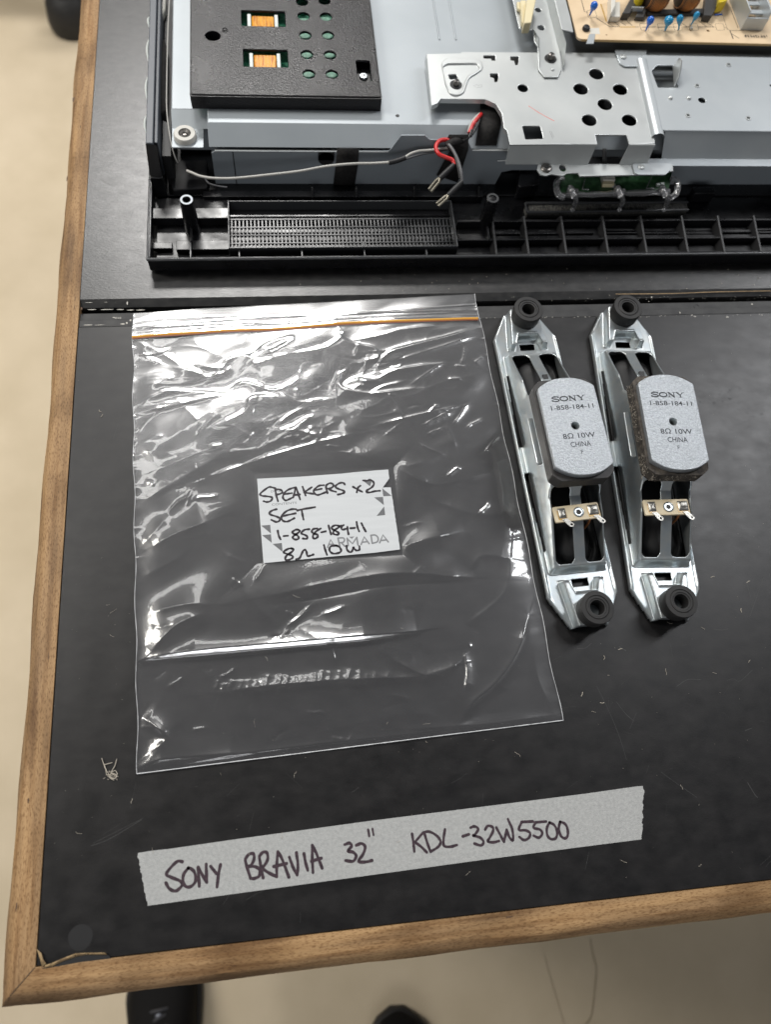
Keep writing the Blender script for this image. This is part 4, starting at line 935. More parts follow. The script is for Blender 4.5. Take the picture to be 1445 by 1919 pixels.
# grille: framed bars with tilted slats
gz = 11.0
gp = UP([(430, 377), (848, 376), (855, 472), (428, 463)], gz); gx0, gx1 = (gp[0][0] + gp[3][0]) / 2, (gp[1][0] + gp[2][0]) / 2; gy1 = (gp[0][1] + gp[1][1]) / 2; gy0 = gp[3][1]
b = MB()
for x0, x1, y0, y1_ in ((gx0, gx1, gy0 - .9, gy0 + .1), (gx0, gx1, gy1 - .3, gy1 + .5), (gx0 - .8, gx0 + .1, gy0 - .9, gy1 + .5), (gx1 - .1, gx1 + .8, gy0 - .9, gy1 + .5)): b.box(x0, x1, y0, y1_, 2.6, gz)
grl = b.build('speaker_grille', m_rim, bezel, bevel=.25)
yg1 = U(600, 411, 6)[1]; yg0 = gy0 + .4
b = MB()
rows = 5
for i in range(rows):
    y = yg0 + (yg1 - yg0) * i / (rows - 1); b.box(gx0, gx1, y - .35, y + .35, 4.2, 6.4)
n = 60
for i in range(n):
    x = gx0 + 1 + (gx1 - gx0 - 2) * i / (n - 1)
    b.add([(x - .35, yg0, 3.4), (x + .35, yg0, 3.4), (x + .35, yg1, 3.4), (x - .35, yg1, 3.4), (x - .15, yg0, 6.0), (x + .75, yg0, 6.0), (x + .75, yg1, 6.0), (x - .15, yg1, 6.0)], [(3, 2, 1, 0), (4, 5, 6, 7), (0, 1, 5, 4), (1, 2, 6, 5), (2, 3, 7, 6), (3, 0, 4, 7)])
b.build('grille_bars', m_rim, grl, smooth=0)
b = MB(); b.add([(gx0, yg1, 5.5), (gx1, yg1, 5.5), (gx1, gy1 - .4, 3.2), (gx0, gy1 - .4, 3.2)], [(0, 1, 2, 3)]); b.box(gx0, gx1, yg1 + 3.2, yg1 + 4.2, 3, 5.6); b.build('grille_shelf', m_black, grl, smooth=0)
# slot with grey mesh right of the second boss
b = MB(); sp_ = UP([(985, 381), (1290, 379), (1290, 394), (988, 398)], 8); b.prism(roundpoly(sp_, 1.5), 2.6, 7.0); b.build('light_slot', m_mesh, bezel)
b = MB()
for p0, p1 in ((0, 1), (3, 2), (0, 3)): b.tube([(*sp_[p0], 8.2), (*sp_[p1], 8.2)], .9, 8)
b.build('slot_frame', m_rim, bezel, smooth=60)
# left side rail standing up from the tray
zs = 42.0
so, si = UP([(272, 268), (277, 0)], zs), UP([(292, 263), (294, 0)], zs); xo, xi = so[0][0], xo_i if False else si[0][0]
ys = so[0][1]
b = MB(); n = 40
b.add([(xo, ys, zs), (xo + 4.6, ys, zs), (xo + 4.6, TY1, zs), (xo, TY1, zs), (xo - 1.5, ys - 2.5, ZR), (xo + 4.0, ys - 2.5, ZR), (xo + 4.0, TY1, ZR), (xo - 1.5, TY1, ZR)], [(0, 1, 2, 3), (7, 6, 5, 4), (0, 4, 5, 1), (1, 5, 6, 2), (2, 6, 7, 3), (3, 7, 4, 0)])
b.box(xo + 4.7, xo + 7.0, ys + 3, TY1, ZR, zs - 2.5)
rl = b.build('side_rail', m_side, bezel, bevel=.5)
b = MB(); b.add([(xo - .2, ys - .1, zs - .6), (xo + 7, ys - .1, zs - 1.5), (xo + 6.8, ys - 6, 20), (xo + 2, ys - 7, 20), (xo - 1.6, ys - 5, 20), (xo - 1.4, ys + 6, 16), (xo + 6, ys + 6, 16)], [(0, 4, 3, 2, 1), (4, 5, 6, 2, 3), (0, 5, 4), (1, 2, 6)]); b.box(xo - 1.4, xo + 6.8, ys - 6.8, ys + .0, 3, 20.2); b.build('rail_end', m_black, rl, bevel=.5)
b = MB()
for py0, py1 in ((38, 62), (78, 128), (148, 200), (222, 262), (-40, 10)):
    q0, q1 = U(268, py1, 30), U(268, py0, 30); L_ = q1[1] - q0[1]; 
    pts = [(xo - 1.3 - 1.2 * math.sin(math.pi * t_), q0[1] + L_ * t_, 33 + 1.5 * math.sin(math.pi * t_)) for t_ in np.linspace(0, 1, 12)]
    b.tube(pts, .55, 8, [.15 + .75 * math.sin(math.pi * t_) for t_ in np.linspace(0, 1, 12)])
b.build('edge_light_guide', m_bobbin, rl)
for py in (72, 140, 212, 250):
    b = MB(); b.ball((*U(293, py, 28), 28), 1.2, 8); b.build('snap_lug', m_chrome, rl)
# --- LCD module: light steel back, tab, slope, blue-grey shield
xl = U(322, 235, ZL)[0]; x84 = U(388, 236, ZH)[0]; yb = U(700, 233.5, ZH)[1]; yf = U(700, 279, ZL)[1]
b = MB()
zb0 = 38.5
b.box(x84, 830, yb, TY1 - 6, 5, ZH)
b.add([(x84, yb, ZH), (830, yb, ZH), (830, yf + .4, ZL + .4), (x84, yf + .4, ZL + .4)], [(0, 3, 2, 1)])
yt = U(345, 241, ZL)[1]
b.box(xl, x84 - .02, yt + 12, TY1 - 6, 5, zb0)
b.add([(xl, yt + 12, zb0), (x84 - .2, yt + 12, zb0), (x84 - .2, yt, ZL), (xl, yt, ZL)], [(0, 3, 2, 1)])
pb = b.build('panel_back', m_panel, TV, bevel=.8, segs=3)
tab = UP([(325, 276), (381, 276), (384, 242), (322, 242)], ZL)
plate('corner_tab', [roundpoly([(xl, tab[0][1]), (tab[1][0], tab[0][1]), (tab[1][0], yt + 1), (xl, yt + 1)], 1.2)], ZL, 1.0, m_panel, pb)
gx, gy = U(346, 252, ZL + 2)
b = MB(); b.lathe((gx, gy, ZL), [(7.4, 0), (7.4, 2.4), (6.7, 3.4), (4.1, 3.4), (4.0, 2.6)], 36, caps=False); gr = b.build('grommet', m_white_rub, pb)
b = MB(); b.lathe((gx, gy, ZL), [(4.1, 1.9), (4.0, 2.9), (3.1, 3.2), (1.5, 2.7), (1.1, 2.0), (.01, 1.9)], 28, caps=False); b.build('screw', m_screw, gr)
# dark side gap plates
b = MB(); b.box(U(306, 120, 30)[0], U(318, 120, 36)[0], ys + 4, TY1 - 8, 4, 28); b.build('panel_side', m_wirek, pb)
# shield
sx0 = U(397, 300, 30)[0]; sx1 = U(862, 350, 5)[0]; sx2 = U(915, 284, 33)[0]
ysf = yf - .2
def shield_pt(px, py): # point of the vertical shield plane Y = ysf seen at that pixel
    d = CR @ np.array([(px - PW / 2) / CF, -(py - PH / 2) / CF, -1.0]); t_ = (ysf - CC[1]) / d[1]; q = CC + t_ * d; return float(q[0]), float(q[2])
def vplate(name, polys, y, th, m, parent, bev=.12):
    me = curve_mesh(polys, max(th / 2 - bev, .01), bev); me.name = name
    n = len(me.vertices); co = np.empty(n * 3); me.vertices.foreach_get('co', co); co = co.reshape(-1, 3)
    me.vertices.foreach_set('co', (np.stack([co[:, 0], y + co[:, 2], co[:, 1]], 1) * MM).ravel())
    me.materials.clear(); me.materials.append(m); me.flip_normals(); me.update()
    return finish(bpy.data.objects.new(name, me), me, parent, 35)
outl = [shield_pt(*p) for p in [(396, 286), (402, 282), (730, 282), (745, 262), (752, 253), (796, 253), (806, 261), (835, 262), (842, 253), (872, 253), (885, 281), (1010, 281), (1010, 318), (960, 318), (940, 322), (925, 350), (420, 353), (404, 345)]]
shield = vplate('side_shield', [outl], ysf, .8, m_shield, TV)
lo = [shield_pt(*p) for p in [(1180, 300), (1460, 300), (1460, 352), (1300, 352), (1180, 352)]]; vplate('side_shield', [lo], ysf, .8, m_shield, TV)
b = MB(); q = [shield_pt(437, 283), shield_pt(443, 352)]; b.box((q[0][0] + q[1][0]) / 2 - .3, (q[0][0] + q[1][0]) / 2 + .3, ysf - .75, ysf - .45, q[1][1], q[0][1]); b.build('seam', m_wirek, shield)
b = MB(); q = [shield_pt(596, 284), shield_pt(626, 304)]; b.box(q[0][0], q[1][0], ysf - .9, ysf - .42, q[1][1] + 2.5, q[0][1]); b.cyl(((q[0][0] + q[1][0]) / 2, ysf - .9, q[1][1] + 3.6), (q[1][0] - q[0][0]) / 2, .48, 24, 'Y'); b.build('notch', m_wirek, shield)
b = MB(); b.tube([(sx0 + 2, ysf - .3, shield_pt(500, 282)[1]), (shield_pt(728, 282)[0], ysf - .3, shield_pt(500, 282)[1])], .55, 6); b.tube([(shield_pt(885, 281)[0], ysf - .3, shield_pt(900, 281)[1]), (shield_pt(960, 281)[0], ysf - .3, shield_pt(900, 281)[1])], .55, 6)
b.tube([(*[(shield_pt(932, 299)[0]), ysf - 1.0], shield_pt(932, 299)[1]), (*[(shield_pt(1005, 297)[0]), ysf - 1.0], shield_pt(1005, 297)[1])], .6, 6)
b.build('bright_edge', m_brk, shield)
b = MB(); q = U(745, 217, ZH); b.cyl((*q, ZH - .5), 1.25, .7); b.build('screw_hole', m_wirek, pb)
# embossed stripes on the back right of the inverter cover
for px in (815, 845):
    b = MB(); q0, q1 = U(px, 20, ZH), U(px + 8, 75, ZH); b.tube([(q0[0], q1[1], ZH - .2), (q0[0], q0[1] + 60, ZH - .2)], .8, 8); b.build('emboss', m_panel, pb, smooth=60)
# --- inverter cover
ix0, ix1 = 77.0, 200.6; iy0 = U(535, 179, ZI)[1]; iy1 = iy0 + 150
kc = K(240, 0, 480 / 2 * 2 - 240 + 0) if False else K(240, 0, 240)
kd = K(420, 0, 340)
def rect_px(p0, p1, z, r=.5):
    a_, c_ = U(*p0, z), U(*p1, z); return roundpoly([(a_[0], c_[1]), (c_[0], c_[1]), (c_[0], a_[1]), (a_[0], a_[1])], r, 2)
win = [rect_px((452, 19), (535, 50), ZI), rect_px((455.5, 92), (540, 126), ZI)]
third = [(x, y + (win[0][0][1] - win[1][0][1])) for x, y in win[0]]; win.append(third)
vents = []
for px, py in [(566, 3), (608, 1), (568.5, 30), (611, 31), (572, 66), (614.5, 66), (575, 102), (618.5, 103), (578.5, 138.5), (622, 139)]:
    c_ = U(px, py, ZI); vents.append(circle(c_[0], c_[1], 4.0, 4.0, 20))
bigh = circle(*U(398.5, 67, ZI), 5.0, 4.6, 24)
rec = rect_px((667, 113), (697, 152), ZI, 1.0)
ex = MB()
ex.box(ix0 - .2, ix1 + .2, iy0 - 1.0, iy0 + .6, ZH, ZI - .75); ex.box(ix0 - .6, ix0 + 1, iy0 + .6, iy1, ZH, ZI - .75); ex.box(ix1 - 1, ix1 + .6, iy0 + .6, iy1, ZH, ZI - .75)
inv = plate('inverter_cover', [roundpoly([(ix0, iy0), (ix1, iy0), (ix1, iy1), (ix0, iy1)], 2)] + win + vents + [bigh, rec], ZI, 1.8, m_inv, TV, bev=.4, extra=ex)
b = MB(); b.box(ix0 + 1.5, ix1 - 1.5, iy0 + 1.2, iy1 - 1, ZH + .3, ZH + 1.6); b.build('circuit_board', m_green, inv)
for i, w in enumerate(win[:3]):
    xs = [p[0] for p in w]; ysn = [p[1] for p in w]; x0, x1, y0, y1_ = min(xs), max(xs), min(ysn), max(ysn)
    b = MB(); b.prism([(x0 + 6.5, y0 + .8), (x1 - 7.5, y0 + .8), (x1 - 7.5, y1_ - 2.5), (x0 + 6.5, y1_ - 2.5)], ZH + 1.6, ZI - 1.6); tr = b.build('transformer', m_kapton, inv, bevel=1.0)
    b = MB(); 
    for xx in (x0 + 3.8, x1 - 7.3): b.box(xx, xx + 2.4, y0 + .2, y1_ - 2.0, ZH + 1.6, ZI - 1.0)
    b.build('bobbin', m_bobbin, tr, bevel=.3)
    for j in range(8): b = MB(); b.ball((x0 + (2.2 if j % 2 else x1 - x0 - 2.2), y0 + 1 + (j // 2) * 1.7, ZH + 1.9), .6, 6); b.build('solder_joint', m_tin, tr)
    b = MB()
    for j in range(6):
        xx = x0 + 9 + j * (x1 - x0 - 18) / 5; b.box(xx, xx + .25, y0 + .8, y1_ - 3, ZI - 1.6, ZI - 1.5)
    b.build('winding_line', m_flux, tr)
for i, v_ in enumerate(vents):
    c_ = np.mean(np.array(v_), axis=0); 
    b = MB(); d_ = -1 if i % 2 == 0 else 1
    b.box(c_[0] - 2.6, c_[0] + 1.2, c_[1] - 1.6, c_[1] + 2.4, ZH + 1.6, ZH + 5.5); part = b.build('component', m_teal if i % 2 == 0 else m_bobbin, inv, bevel=.4)
    b = MB(); b.box(c_[0] + 1.3, c_[0] + 3.2, c_[1] - 1.4, c_[1] + 1.6, ZH + 1.6, ZH + 5.8); b.build('component', m_charc, inv, bevel=.3)
b = MB(); b.lathe((*U(398.5, 67, ZI), 0), [(5.0, ZI - 1.5), (4.8, ZH + 2), (.01, ZH + 2)], 24, caps=False); b.build('screw_well', m_black, inv)
xs = [p[0] for p in rec]; ysn = [p[1] for p in rec]; cx_, cy_ = U(681.5, 142, ZH + 5.4)
b = MB(); b.box(min(xs) - .5, max(xs) + .5, min(ysn) - .5, max(ysn) + 6, ZH + .4, ZH + 4.2); b.build('recess_floor', m_black, inv)
b = MB(); b.lathe((cx_, cy_, ZH + 4.2), [(2.9, 0), (2.9, .8), (2.3, 1.5), (.01, 1.6)], 24, caps=False); s_ = b.build('screw', m_chrome, inv)
b = MB(); b.box(cx_ - 1.3, cx_ + 1.3, cy_ - .28, cy_ + .28, ZH + 5.7, ZH + 5.85); b.box(cx_ - .28, cx_ + .28, cy_ - 1.3, cy_ + 1.3, ZH + 5.72, ZH + 5.87); b.build('screw_slot', m_wireg, inv)
b = MB(); q = U(421, 56, ZI); b.lathe((*q, ZI), [(2.3, -.1), (2.2, .35), (1.7, .35), (1.5, 0), (1.0, 0), (.9, .4), (.01, .4)], 20, caps=False); b.build('moulding_mark', m_inv, inv)
b = MB(); q = [U(665, 0, ZI), U(678, 47, ZI)]
for i in range(5): x = q[0][0] - 6 + i * 2.4; stroke(b, [(x, q[1][1] + 1), (x + .3, q[1][1] + 17)], .22, ZI + .01, smooth=False)
stroke(b, [(q[0][0] - 8, q[1][1]), (q[0][0] + 6, q[1][1])], .25, ZI + .01, smooth=False)
b.build('moulded_lines', m_rim, inv, smooth=0)
# --- stand bracket, left plate
kx2 = K(700, 80, 400); kx3 = K(1000, 80, 445)
out_l = UP([(799.5, 101), (863, 99.5), (866, 97), (998, 98), (1160, 99), (1215, 101), (1228, 268), (1100, 269), (956, 271)], ZB)
arc = UP([(950.5, 245), (945, 240), (941, 213), (930, 195), (910, 186), (826, 185), (821, 192), (809, 198)], ZB)
holes = []
for px, py, r in ((1118.3, 138.5, 5.2), (1089, 166.8, 5.2), (1163, 167.5, 5.2), (1134.6, 195.5, 5.2), (1105, 225, 5.2), (1180, 225, 5.2), (980.4, 165, 3.7)): holes.append(circle(*U(px, py, ZB), r, n=28))
holes.append(roundpoly(UP([(979, 235.5), (1013, 236), (1019, 260), (985, 261)], ZB), 1.2))
for pl in ([(745, 85), (825, 85), (828, 120), (800, 120), (800, 108), (748, 106)], [(928, 92), (985, 92), (985, 122), (978, 150), (962, 150), (955, 122), (930, 118)], [(790, 207), (845, 207), (847, 235), (838, 265), (822, 265), (818, 240), (792, 232)]): holes.append(UP(kx2(pl), ZB))
holes.append(roundpoly(UP(kx2([(505, 215), (560, 212), (575, 240), (520, 250)]), ZB), .8))
ex = MB()
fe = UP([(956, 271), (1118, 269), (1178, 269), (1228, 268)], ZB)
yfl = U(1100, 318, ZBF)[1]; ybend = U(1100, 269.5, ZB)[1]; yface = ybend - 1.2
yend = min(yface - 3, U(1100, 326, ZBF)[1])
def facequad(x0, x1, xb0, xb1): ex.add([(x0, ybend + .2, ZB - .1), (x1, ybend + .2, ZB - .1), (xb1, yface - 3.0, ZBF), (xb0, yface - 3.0, ZBF), (x0, ybend + .2, ZB - 1.1), (x1, ybend + .2, ZB - 1.1), (xb1, yface - 2, ZBF - 1), (xb0, yface - 2, ZBF - 1)], [(0, 1, 2, 3), (7, 6, 5, 4), (0, 3, 7, 4), (1, 5, 6, 2), (0, 4, 5, 1), (3, 2, 6, 7)])
xw0, xw1 = U(1118, 262, ZB)[0], U(1178, 262, ZB)[0]
xl0 = fe[0][0]; xr1 = fe[3][0]
facequad(xl0, xw0, xl0 + 0, xw0 - 2.5); facequad(xw1, xr1, xw1 - 2.5, xr1 - 1)
for x0_, x1_ in ((xl0, xw0), (xw1, xr1)): ex.tube([(x0_, ybend + .1, ZB - .75), (x1_, ybend + .1, ZB - .75)], .78, 10)
# left down-turned flange and arm lip
ex.add([(*out_l[0], ZB), (*arc[-1], ZB), (arc[-1][0] + .6, arc[-1][1] - 1, ZB - 6), (out_l[0][0] - .6, out_l[0][1], ZB - 6)], [(0, 1, 2, 3)])
for p, q in zip(arc[:-1], arc[1:]): ex.add([(*p, ZB - .2), (*q, ZB - .2), (q[0], q[1] - .3, ZB - 3.2), (p[0], p[1] - .3, ZB - 3.2)], [(0, 1, 2, 3)])
whole = [p for p in out_l] + arc
winb = roundpoly(UP([(1118, 253), (1174, 252), (1178, 258)], ZB) + [(xw1, ybend - 1), (xw0, ybend - 1)], .8, 2)
# notch the front edge where the window cuts through
wz = U(1148, 252.5, ZB)[1]
whole = out_l[:7] + [(xw1, ybend), (xw1 - .2, wz + 0), (xw0 + .2, wz), (xw0, ybend)] + out_l[8:] + arc
brk = plate('stand_bracket', [whole] + holes, ZB, 1.2, m_brk, TV, bev=.3, extra=ex)
fo = UP([(1006, 292), (1007, 318), (1013, 327), (1024, 329), (1034, 326), (1046, 328), (1056, 329), (1064, 324), (1084, 324), (1087, 330), (1212, 327), (1262, 320), (1262, 311), (1100, 300)], ZBF)
fo[0] = (fo[0][0], yface - 2.2); fo[-1] = (fo[-2][0], yface - 2.2)
fl_ = plate('front_flange', [fo, circle(*U(1055, 315, ZBF), 2.4, 3.0)], ZBF, 1.1, m_brk, brk, bev=.2)
def pan_screw(px, py, z, r, m, parent, h=1.6, washer=None):
    x, y = U(px, py, z); b = MB()
    if washer: b.cur = 1; b.cyl((x, y, z - h * .2), washer, .5, 28); b.cur = 0
    b.lathe((x, y, z), [(r, 0), (r, h * .5), (r * .8, h * .9), (r * .4, h), (r * .35, h * .6), (.01, h * .55)], 24, caps=False)
    b.cur = 1
    b.box(x - r * .6, x + r * .6, y - r * .12, y + r * .12, z + h * .82, z + h * .99); b.box(x - r * .12, x + r * .12, y - r * .6, y + r * .6, z + h * .83, z + h * 1.0)
    return b.build('screw', [m, m_wirek], parent)
pan_screw(1024, 316, ZBF, 3.8, m_screw, fl_)
pan_screw(855, 158, ZB + .4, 2.1, m_screw, brk, 3.2, washer=4.2)
# embossed pocket round the arm screw
em = roundpoly(UP(kx2([(455, 145), (490, 108), (700, 112), (735, 140), (742, 180), (700, 215), (650, 240), (630, 290), (615, 345), (560, 368), (510, 350), (485, 290), (470, 200)]), ZB), 3, 3)
em2 = roundpoly(UP(kx2([(470, 165), (500, 150), (700, 148), (718, 180), (690, 205), (640, 225), (612, 275), (600, 330), (555, 352), (515, 335), (495, 290), (478, 210)]), ZB), 2, 3)
plate('embossed_rim', [em, em2], ZB + 1.0, 1.5, m_brk, brk, bev=.6, smooth=80)
b = MB(); stroke(b, UP(kx2([(1052, 428), (1100, 460), (1150, 490), (1225, 530)]), ZB + .02), .45, ZB + .02); b.build('red_mark', m_redpen, brk, smooth=0)
# arrows stamped in the plate
b = MB()
for pl in ([(705, 283), (675, 292), (700, 305)], [(705, 290), (735, 285), (735, 300), (705, 303)], [(1195, 600), (1215, 650)], [(1205, 600), (1222, 640)]): stroke(b, UP(kx2(pl), ZB + .01), .22, ZB + .01, smooth=False)
b.build('stamped_arrow', m_print2, brk, smooth=0)
# black sheets put in for the shade seen through the openings
b = MB(); b.box(U(1090, 262, 40)[0], U(1180, 262, 40)[0], yface - 1, yface + 8, 34, 35); b.build('inner_shade', m_black, brk)
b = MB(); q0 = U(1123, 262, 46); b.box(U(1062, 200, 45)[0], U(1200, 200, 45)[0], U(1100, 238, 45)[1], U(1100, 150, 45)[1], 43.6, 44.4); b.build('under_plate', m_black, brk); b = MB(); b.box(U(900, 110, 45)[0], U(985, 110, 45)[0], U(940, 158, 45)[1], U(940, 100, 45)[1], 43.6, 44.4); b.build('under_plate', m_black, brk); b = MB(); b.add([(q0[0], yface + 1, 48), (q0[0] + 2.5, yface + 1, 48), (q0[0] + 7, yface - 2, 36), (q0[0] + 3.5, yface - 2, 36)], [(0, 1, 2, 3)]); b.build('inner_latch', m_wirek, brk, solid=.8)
# right member
ZR2 = ZB + 2.4
lipx = [U(1238, 250, ZR2 + 1), U(1206, 108, ZR2 + 1)]
ex = MB()
# raised fold between the plates
def ridge(p_top, p_bot, w):
    n = 10; A1, B1 = np.array(p_bot), np.array(p_top); d = B1 - A1; nn = np.array([-d[1], d[0]]) / np.linalg.norm(d)
    vs = []; 
    for tt_ in (0, 1):
        c_ = A1 + d * tt_
        for j in range(n + 1):
            a_ = math.pi * j / n; vs.append((c_[0] - nn[0] * w * math.cos(a_) * -1, c_[1] - nn[1] * w * math.cos(a_) * -1, ZB - 2.0 + (5.4) * math.sin(a_) ** .7))
    fs = [(j, j + 1, n + 2 + j, n + 1 + j) for j in range(n)]
    ex.add(vs, fs)
ridge(lipx[1], lipx[0], 4.8)
rm = UP([(1204, 103), (1380, 105), (1470, 106), (1470, 243), (1243, 243), (1222, 170)], ZR2)
yb2 = rm[4][1]; x2r = 640
rm = [rm[0], (x2r, rm[1][1]), (x2r, yb2), rm[4], rm[5]]
hs = [roundpoly(UP([(1222, 133), (1232, 122), (1262, 122), (1272, 164), (1234, 164)], ZR2), .8, 2), circle(*U(1316.5, 187.5, ZR2), 2.7, n=20)]
for px, py in ((1307, 161), (1290, 217), (1366, 122), (1403, 222), (1446, 160)): hs.append(circle(*U(px, py, ZR2), 1.1, n=16))
yfb = U(1350, 300, ZBF - 2)[1]; yfb = min(yfb, yb2 - 1.5)
xk = rm[3][0] + 2
ex.tube([(xk - 1, yb2 + .1, ZR2 - .75), (x2r, yb2 + .1, ZR2 - .75)], .78, 10)
ex.add([(xk, yb2 + .2, ZR2 - .1), (x2r, yb2 + .2, ZR2 - .1), (x2r, yfb, ZBF - 1), (xk + 3, yfb, ZBF - 1)], [(0, 3, 2, 1)])
yfe = U(1350, 311, ZBF - 1)[1]
ex.add([(xk - 14, yfb, ZBF - 1), (x2r, yfb, ZBF - 1), (x2r, yfe, ZBF - 1), (xk - 14, yfe, ZBF - 1)], [(0, 3, 2, 1)])
rmb = plate('cross_member', [rm] + hs, ZR2, 1.2, m_brk2, TV, bev=.3, extra=ex)
b = MB()
b.box(U(1205, 92, ZB)[0], x2r, U(1300, 103, ZR2)[1], U(1300, 92, ZR2)[1], ZR2 - 4.2, ZR2 - 3.0); b.build('rear_flange', m_brk2, rmb)
for pts, sc in (([(1153, 93), (1214, 93), (1205, 124), (1172, 124), (1162, 118)], (1168.5, 107)), ([(1186, 306), (1260, 305), (1258, 318), (1248, 327), (1196, 327), (1190, 322)], (1202.5, 313.5))):
    z_ = ZB + 1.3 if pts[0][1] < 200 else ZBF + 1.3
    lp = plate('joining_tab', [roundpoly(UP(pts, z_), 1.2, 3)], z_, 1.1, m_brk2, rmb, bev=.25)
    b = MB(); q = U(*sc, z_); b.lathe((*q, z_), [(2.3, 0), (2.3, .6), (1.9, .9), (1.5, .9), (1.3, .5), (.6, .5), (.01, .8)], 24, caps=False); b.build('rivet', m_brk, lp)
for px, py in ((1257, 184), (1291, 184.5)):
    b = MB(); b.ball((*U(px, py, ZR2), ZR2 - .4), 1.9, 10); b.build('dimple', m_brk, rmb)
for px, py in ((1307, 161), (1290, 217), (1366, 122), (1403, 222)):
    b = MB(); b.lathe((*U(px, py, ZR2), ZR2), [(2.0, 0), (1.8, .5), (1.2, .55), (1.0, -1.5)], 20, caps=False); b.build('threaded_hole', m_brk, rmb)
b = MB()
hk = [(1266, 165), (1262, 125), (1266, 118), (1280, 98), (1284, 100), (1292, 130), (1288, 138), (1279, 139), (1275, 130), (1278, 160), (1282, 166)]
x0h, y0h = U(1266, 163, ZR2); q = U(1264, 125, ZR2)
b.add([(x0h, y0h, ZR2), (q[0], q[1], ZR2), (q[0] + 1.2, q[1] - .5, ZR2 + 7), (x0h + 2.2, (y0h + q[1]) / 2 + 1, ZR2 + 12), (x0h + 2.4, (y0h + q[1]) / 2 - 2.5, ZR2 + 8.5), (x0h + 1.6, y0h + 3, ZR2 + 5)], [(0, 1, 2, 3, 4, 5)])
b.build('upright_hook', m_brk, rmb, solid=1.1, bevel=.2)
# --- upright channel above the bracket
ch_ = thing_ch = None
kch = K(920, 0, 260)
zc = ZB + 1.4
base_pts = UP(kch([(440, 0), (580, 0), (690, 430), (720, 520), (735, 722), (700, 800), (560, 800), (500, 722), (490, 480), (455, 430), (450, 300)]), zc)
top_y = 720
def up_line(p, q):  # carry the channel on beyond the frame
    s_ = (top_y - p[1]) / (q[1] - p[1]); return (p[0] + (q[0] - p[0]) * s_, top_y)
pl_ = [up_line(base_pts[9], base_pts[0]) if False else (base_pts[0][0], top_y), (base_pts[1][0], top_y)] + base_pts[2:]
hol = [circle(*U(*kch([(495, 103)])[0], zc), 2.4, n=20), circle(*U(*kch([(525, 287)])[0], zc), 2.7, n=20)]
ex = MB()
rw = UP(kch([(580, 0), (690, 430), (735, 560), (745, 700)]), zc); rw[0] = (rw[0][0], top_y)
hs_ = [9, 9, 8, 2]
for i in range(3): ex.add([(*rw[i], zc), (*rw[i + 1], zc), (rw[i + 1][0] + 1.0, rw[i + 1][1], zc + hs_[i + 1]), (rw[i][0] + 1.0, rw[i][1], zc + hs_[i])], [(0, 1, 2, 3)])
lw = UP(kch([(440, 0), (452, 310), (495, 500), (515, 700)]), zc); lw[0] = (lw[0][0], top_y)
hs_ = [1, 1, 7, 2]
for i in range(1, 3): ex.add([(*lw[i], zc), (*lw[i + 1], zc), (lw[i + 1][0] - 1.0, lw[i + 1][1], zc + hs_[i + 1]), (lw[i][0] - 1.0, lw[i][1], zc + hs_[i])], [(0, 1, 2, 3)])
chan = plate('upright_channel', [pl_] + hol, zc, 1.1, m_brk, TV, bev=.25, extra=ex)
lf = UP(kch([(225, 0), (440, 0), (450, 318), (330, 318), (295, 295)]), zc + .3); lf = [(lf[0][0], top_y), (lf[1][0], top_y)] + lf[2:]
plate('side_ear', [roundpoly(lf, 1.5)], zc + .6, 1.0, m_brk, chan, bev=.25)
rf = UP(kch([(660, 0), (770, 0), (830, 190), (860, 340), (740, 310)]), zc + 8.5); rf = [(rf[0][0], top_y), (rf[1][0], top_y)] + rf[2:]
plate('side_ear', [rf], zc + 9, 1.0, m_brk, chan, bev=.25)
pan_screw(1032.5, 109, zc + .5, 2.5, m_screw, chan, 3.4, washer=4.3)
b = MB(); b.ball((*U(1036, 131, zc), zc - .3), 1.4, 8); b.build('dimple', m_brk, chan)
b = MB(); q = UP(kch([(285, 0), (300, 60), (330, 220), (350, 240)]), zc + 4); 
b.prism(UP(kch([(375, 0), (470, 0), (420, 250), (345, 255)]), zc + 8), zc + 1, zc + 9); b.prism(UP(kch([(310, 0), (372, 0), (342, 240), (325, 225)]), zc + 5), zc + 1, zc + 5); b.prism(UP(kch([(272, 20), (305, 25), (310, 110), (278, 90)]), zc + 3), zc + 1, zc + 3.5)
b.build('cable_clip', m_clip, chan, bevel=.6)
# --- power supply board
kp4 = K(1170, 0, 275); kp3 = K(920, 0, 260)
ybp = U(1250, 77, ZP)[1]; bpts = UP([(1084, 74), (1061, 0)], ZP)
po = [(bpts[0][0] + 1.5, ybp), (640, ybp), (640, 730), (bpts[0][0] - .3, 730), (bpts[0][0] - .3, ybp + 2)]
hh_ = [circle(*U(*kp4([(830, 302)])[0], ZP), 1.3, 1.1, 16), circle(*U(*kp3([(1208, 363)])[0], ZP), .6, n=10)]
pwr = plate('power_board', [roundpoly(po, 1)] + hh_, ZP, 1.6, m_tan, TV, bev=.1)
b = MB(); b.box(bpts[0][0] + 3, 640, ybp - .25, ybp - .02, ZP - 1.7, ZP - .15); b.build('board_edge', m_tanedge, pwr)
b = MB()
for pl, w in (([(945, 0), (978, 120), (1010, 130)], .5), ([(1105, 190), (1240, 278), (1345, 278)], .5), ([(1280, 222), (1340, 272)], .4), ([(1205, 230), (1280, 275)], .4), ([(1350, 228), (1405, 262)], .4)): stroke(b, UP(kp3(pl), ZP + .01), w, ZP + .01, smooth=False)
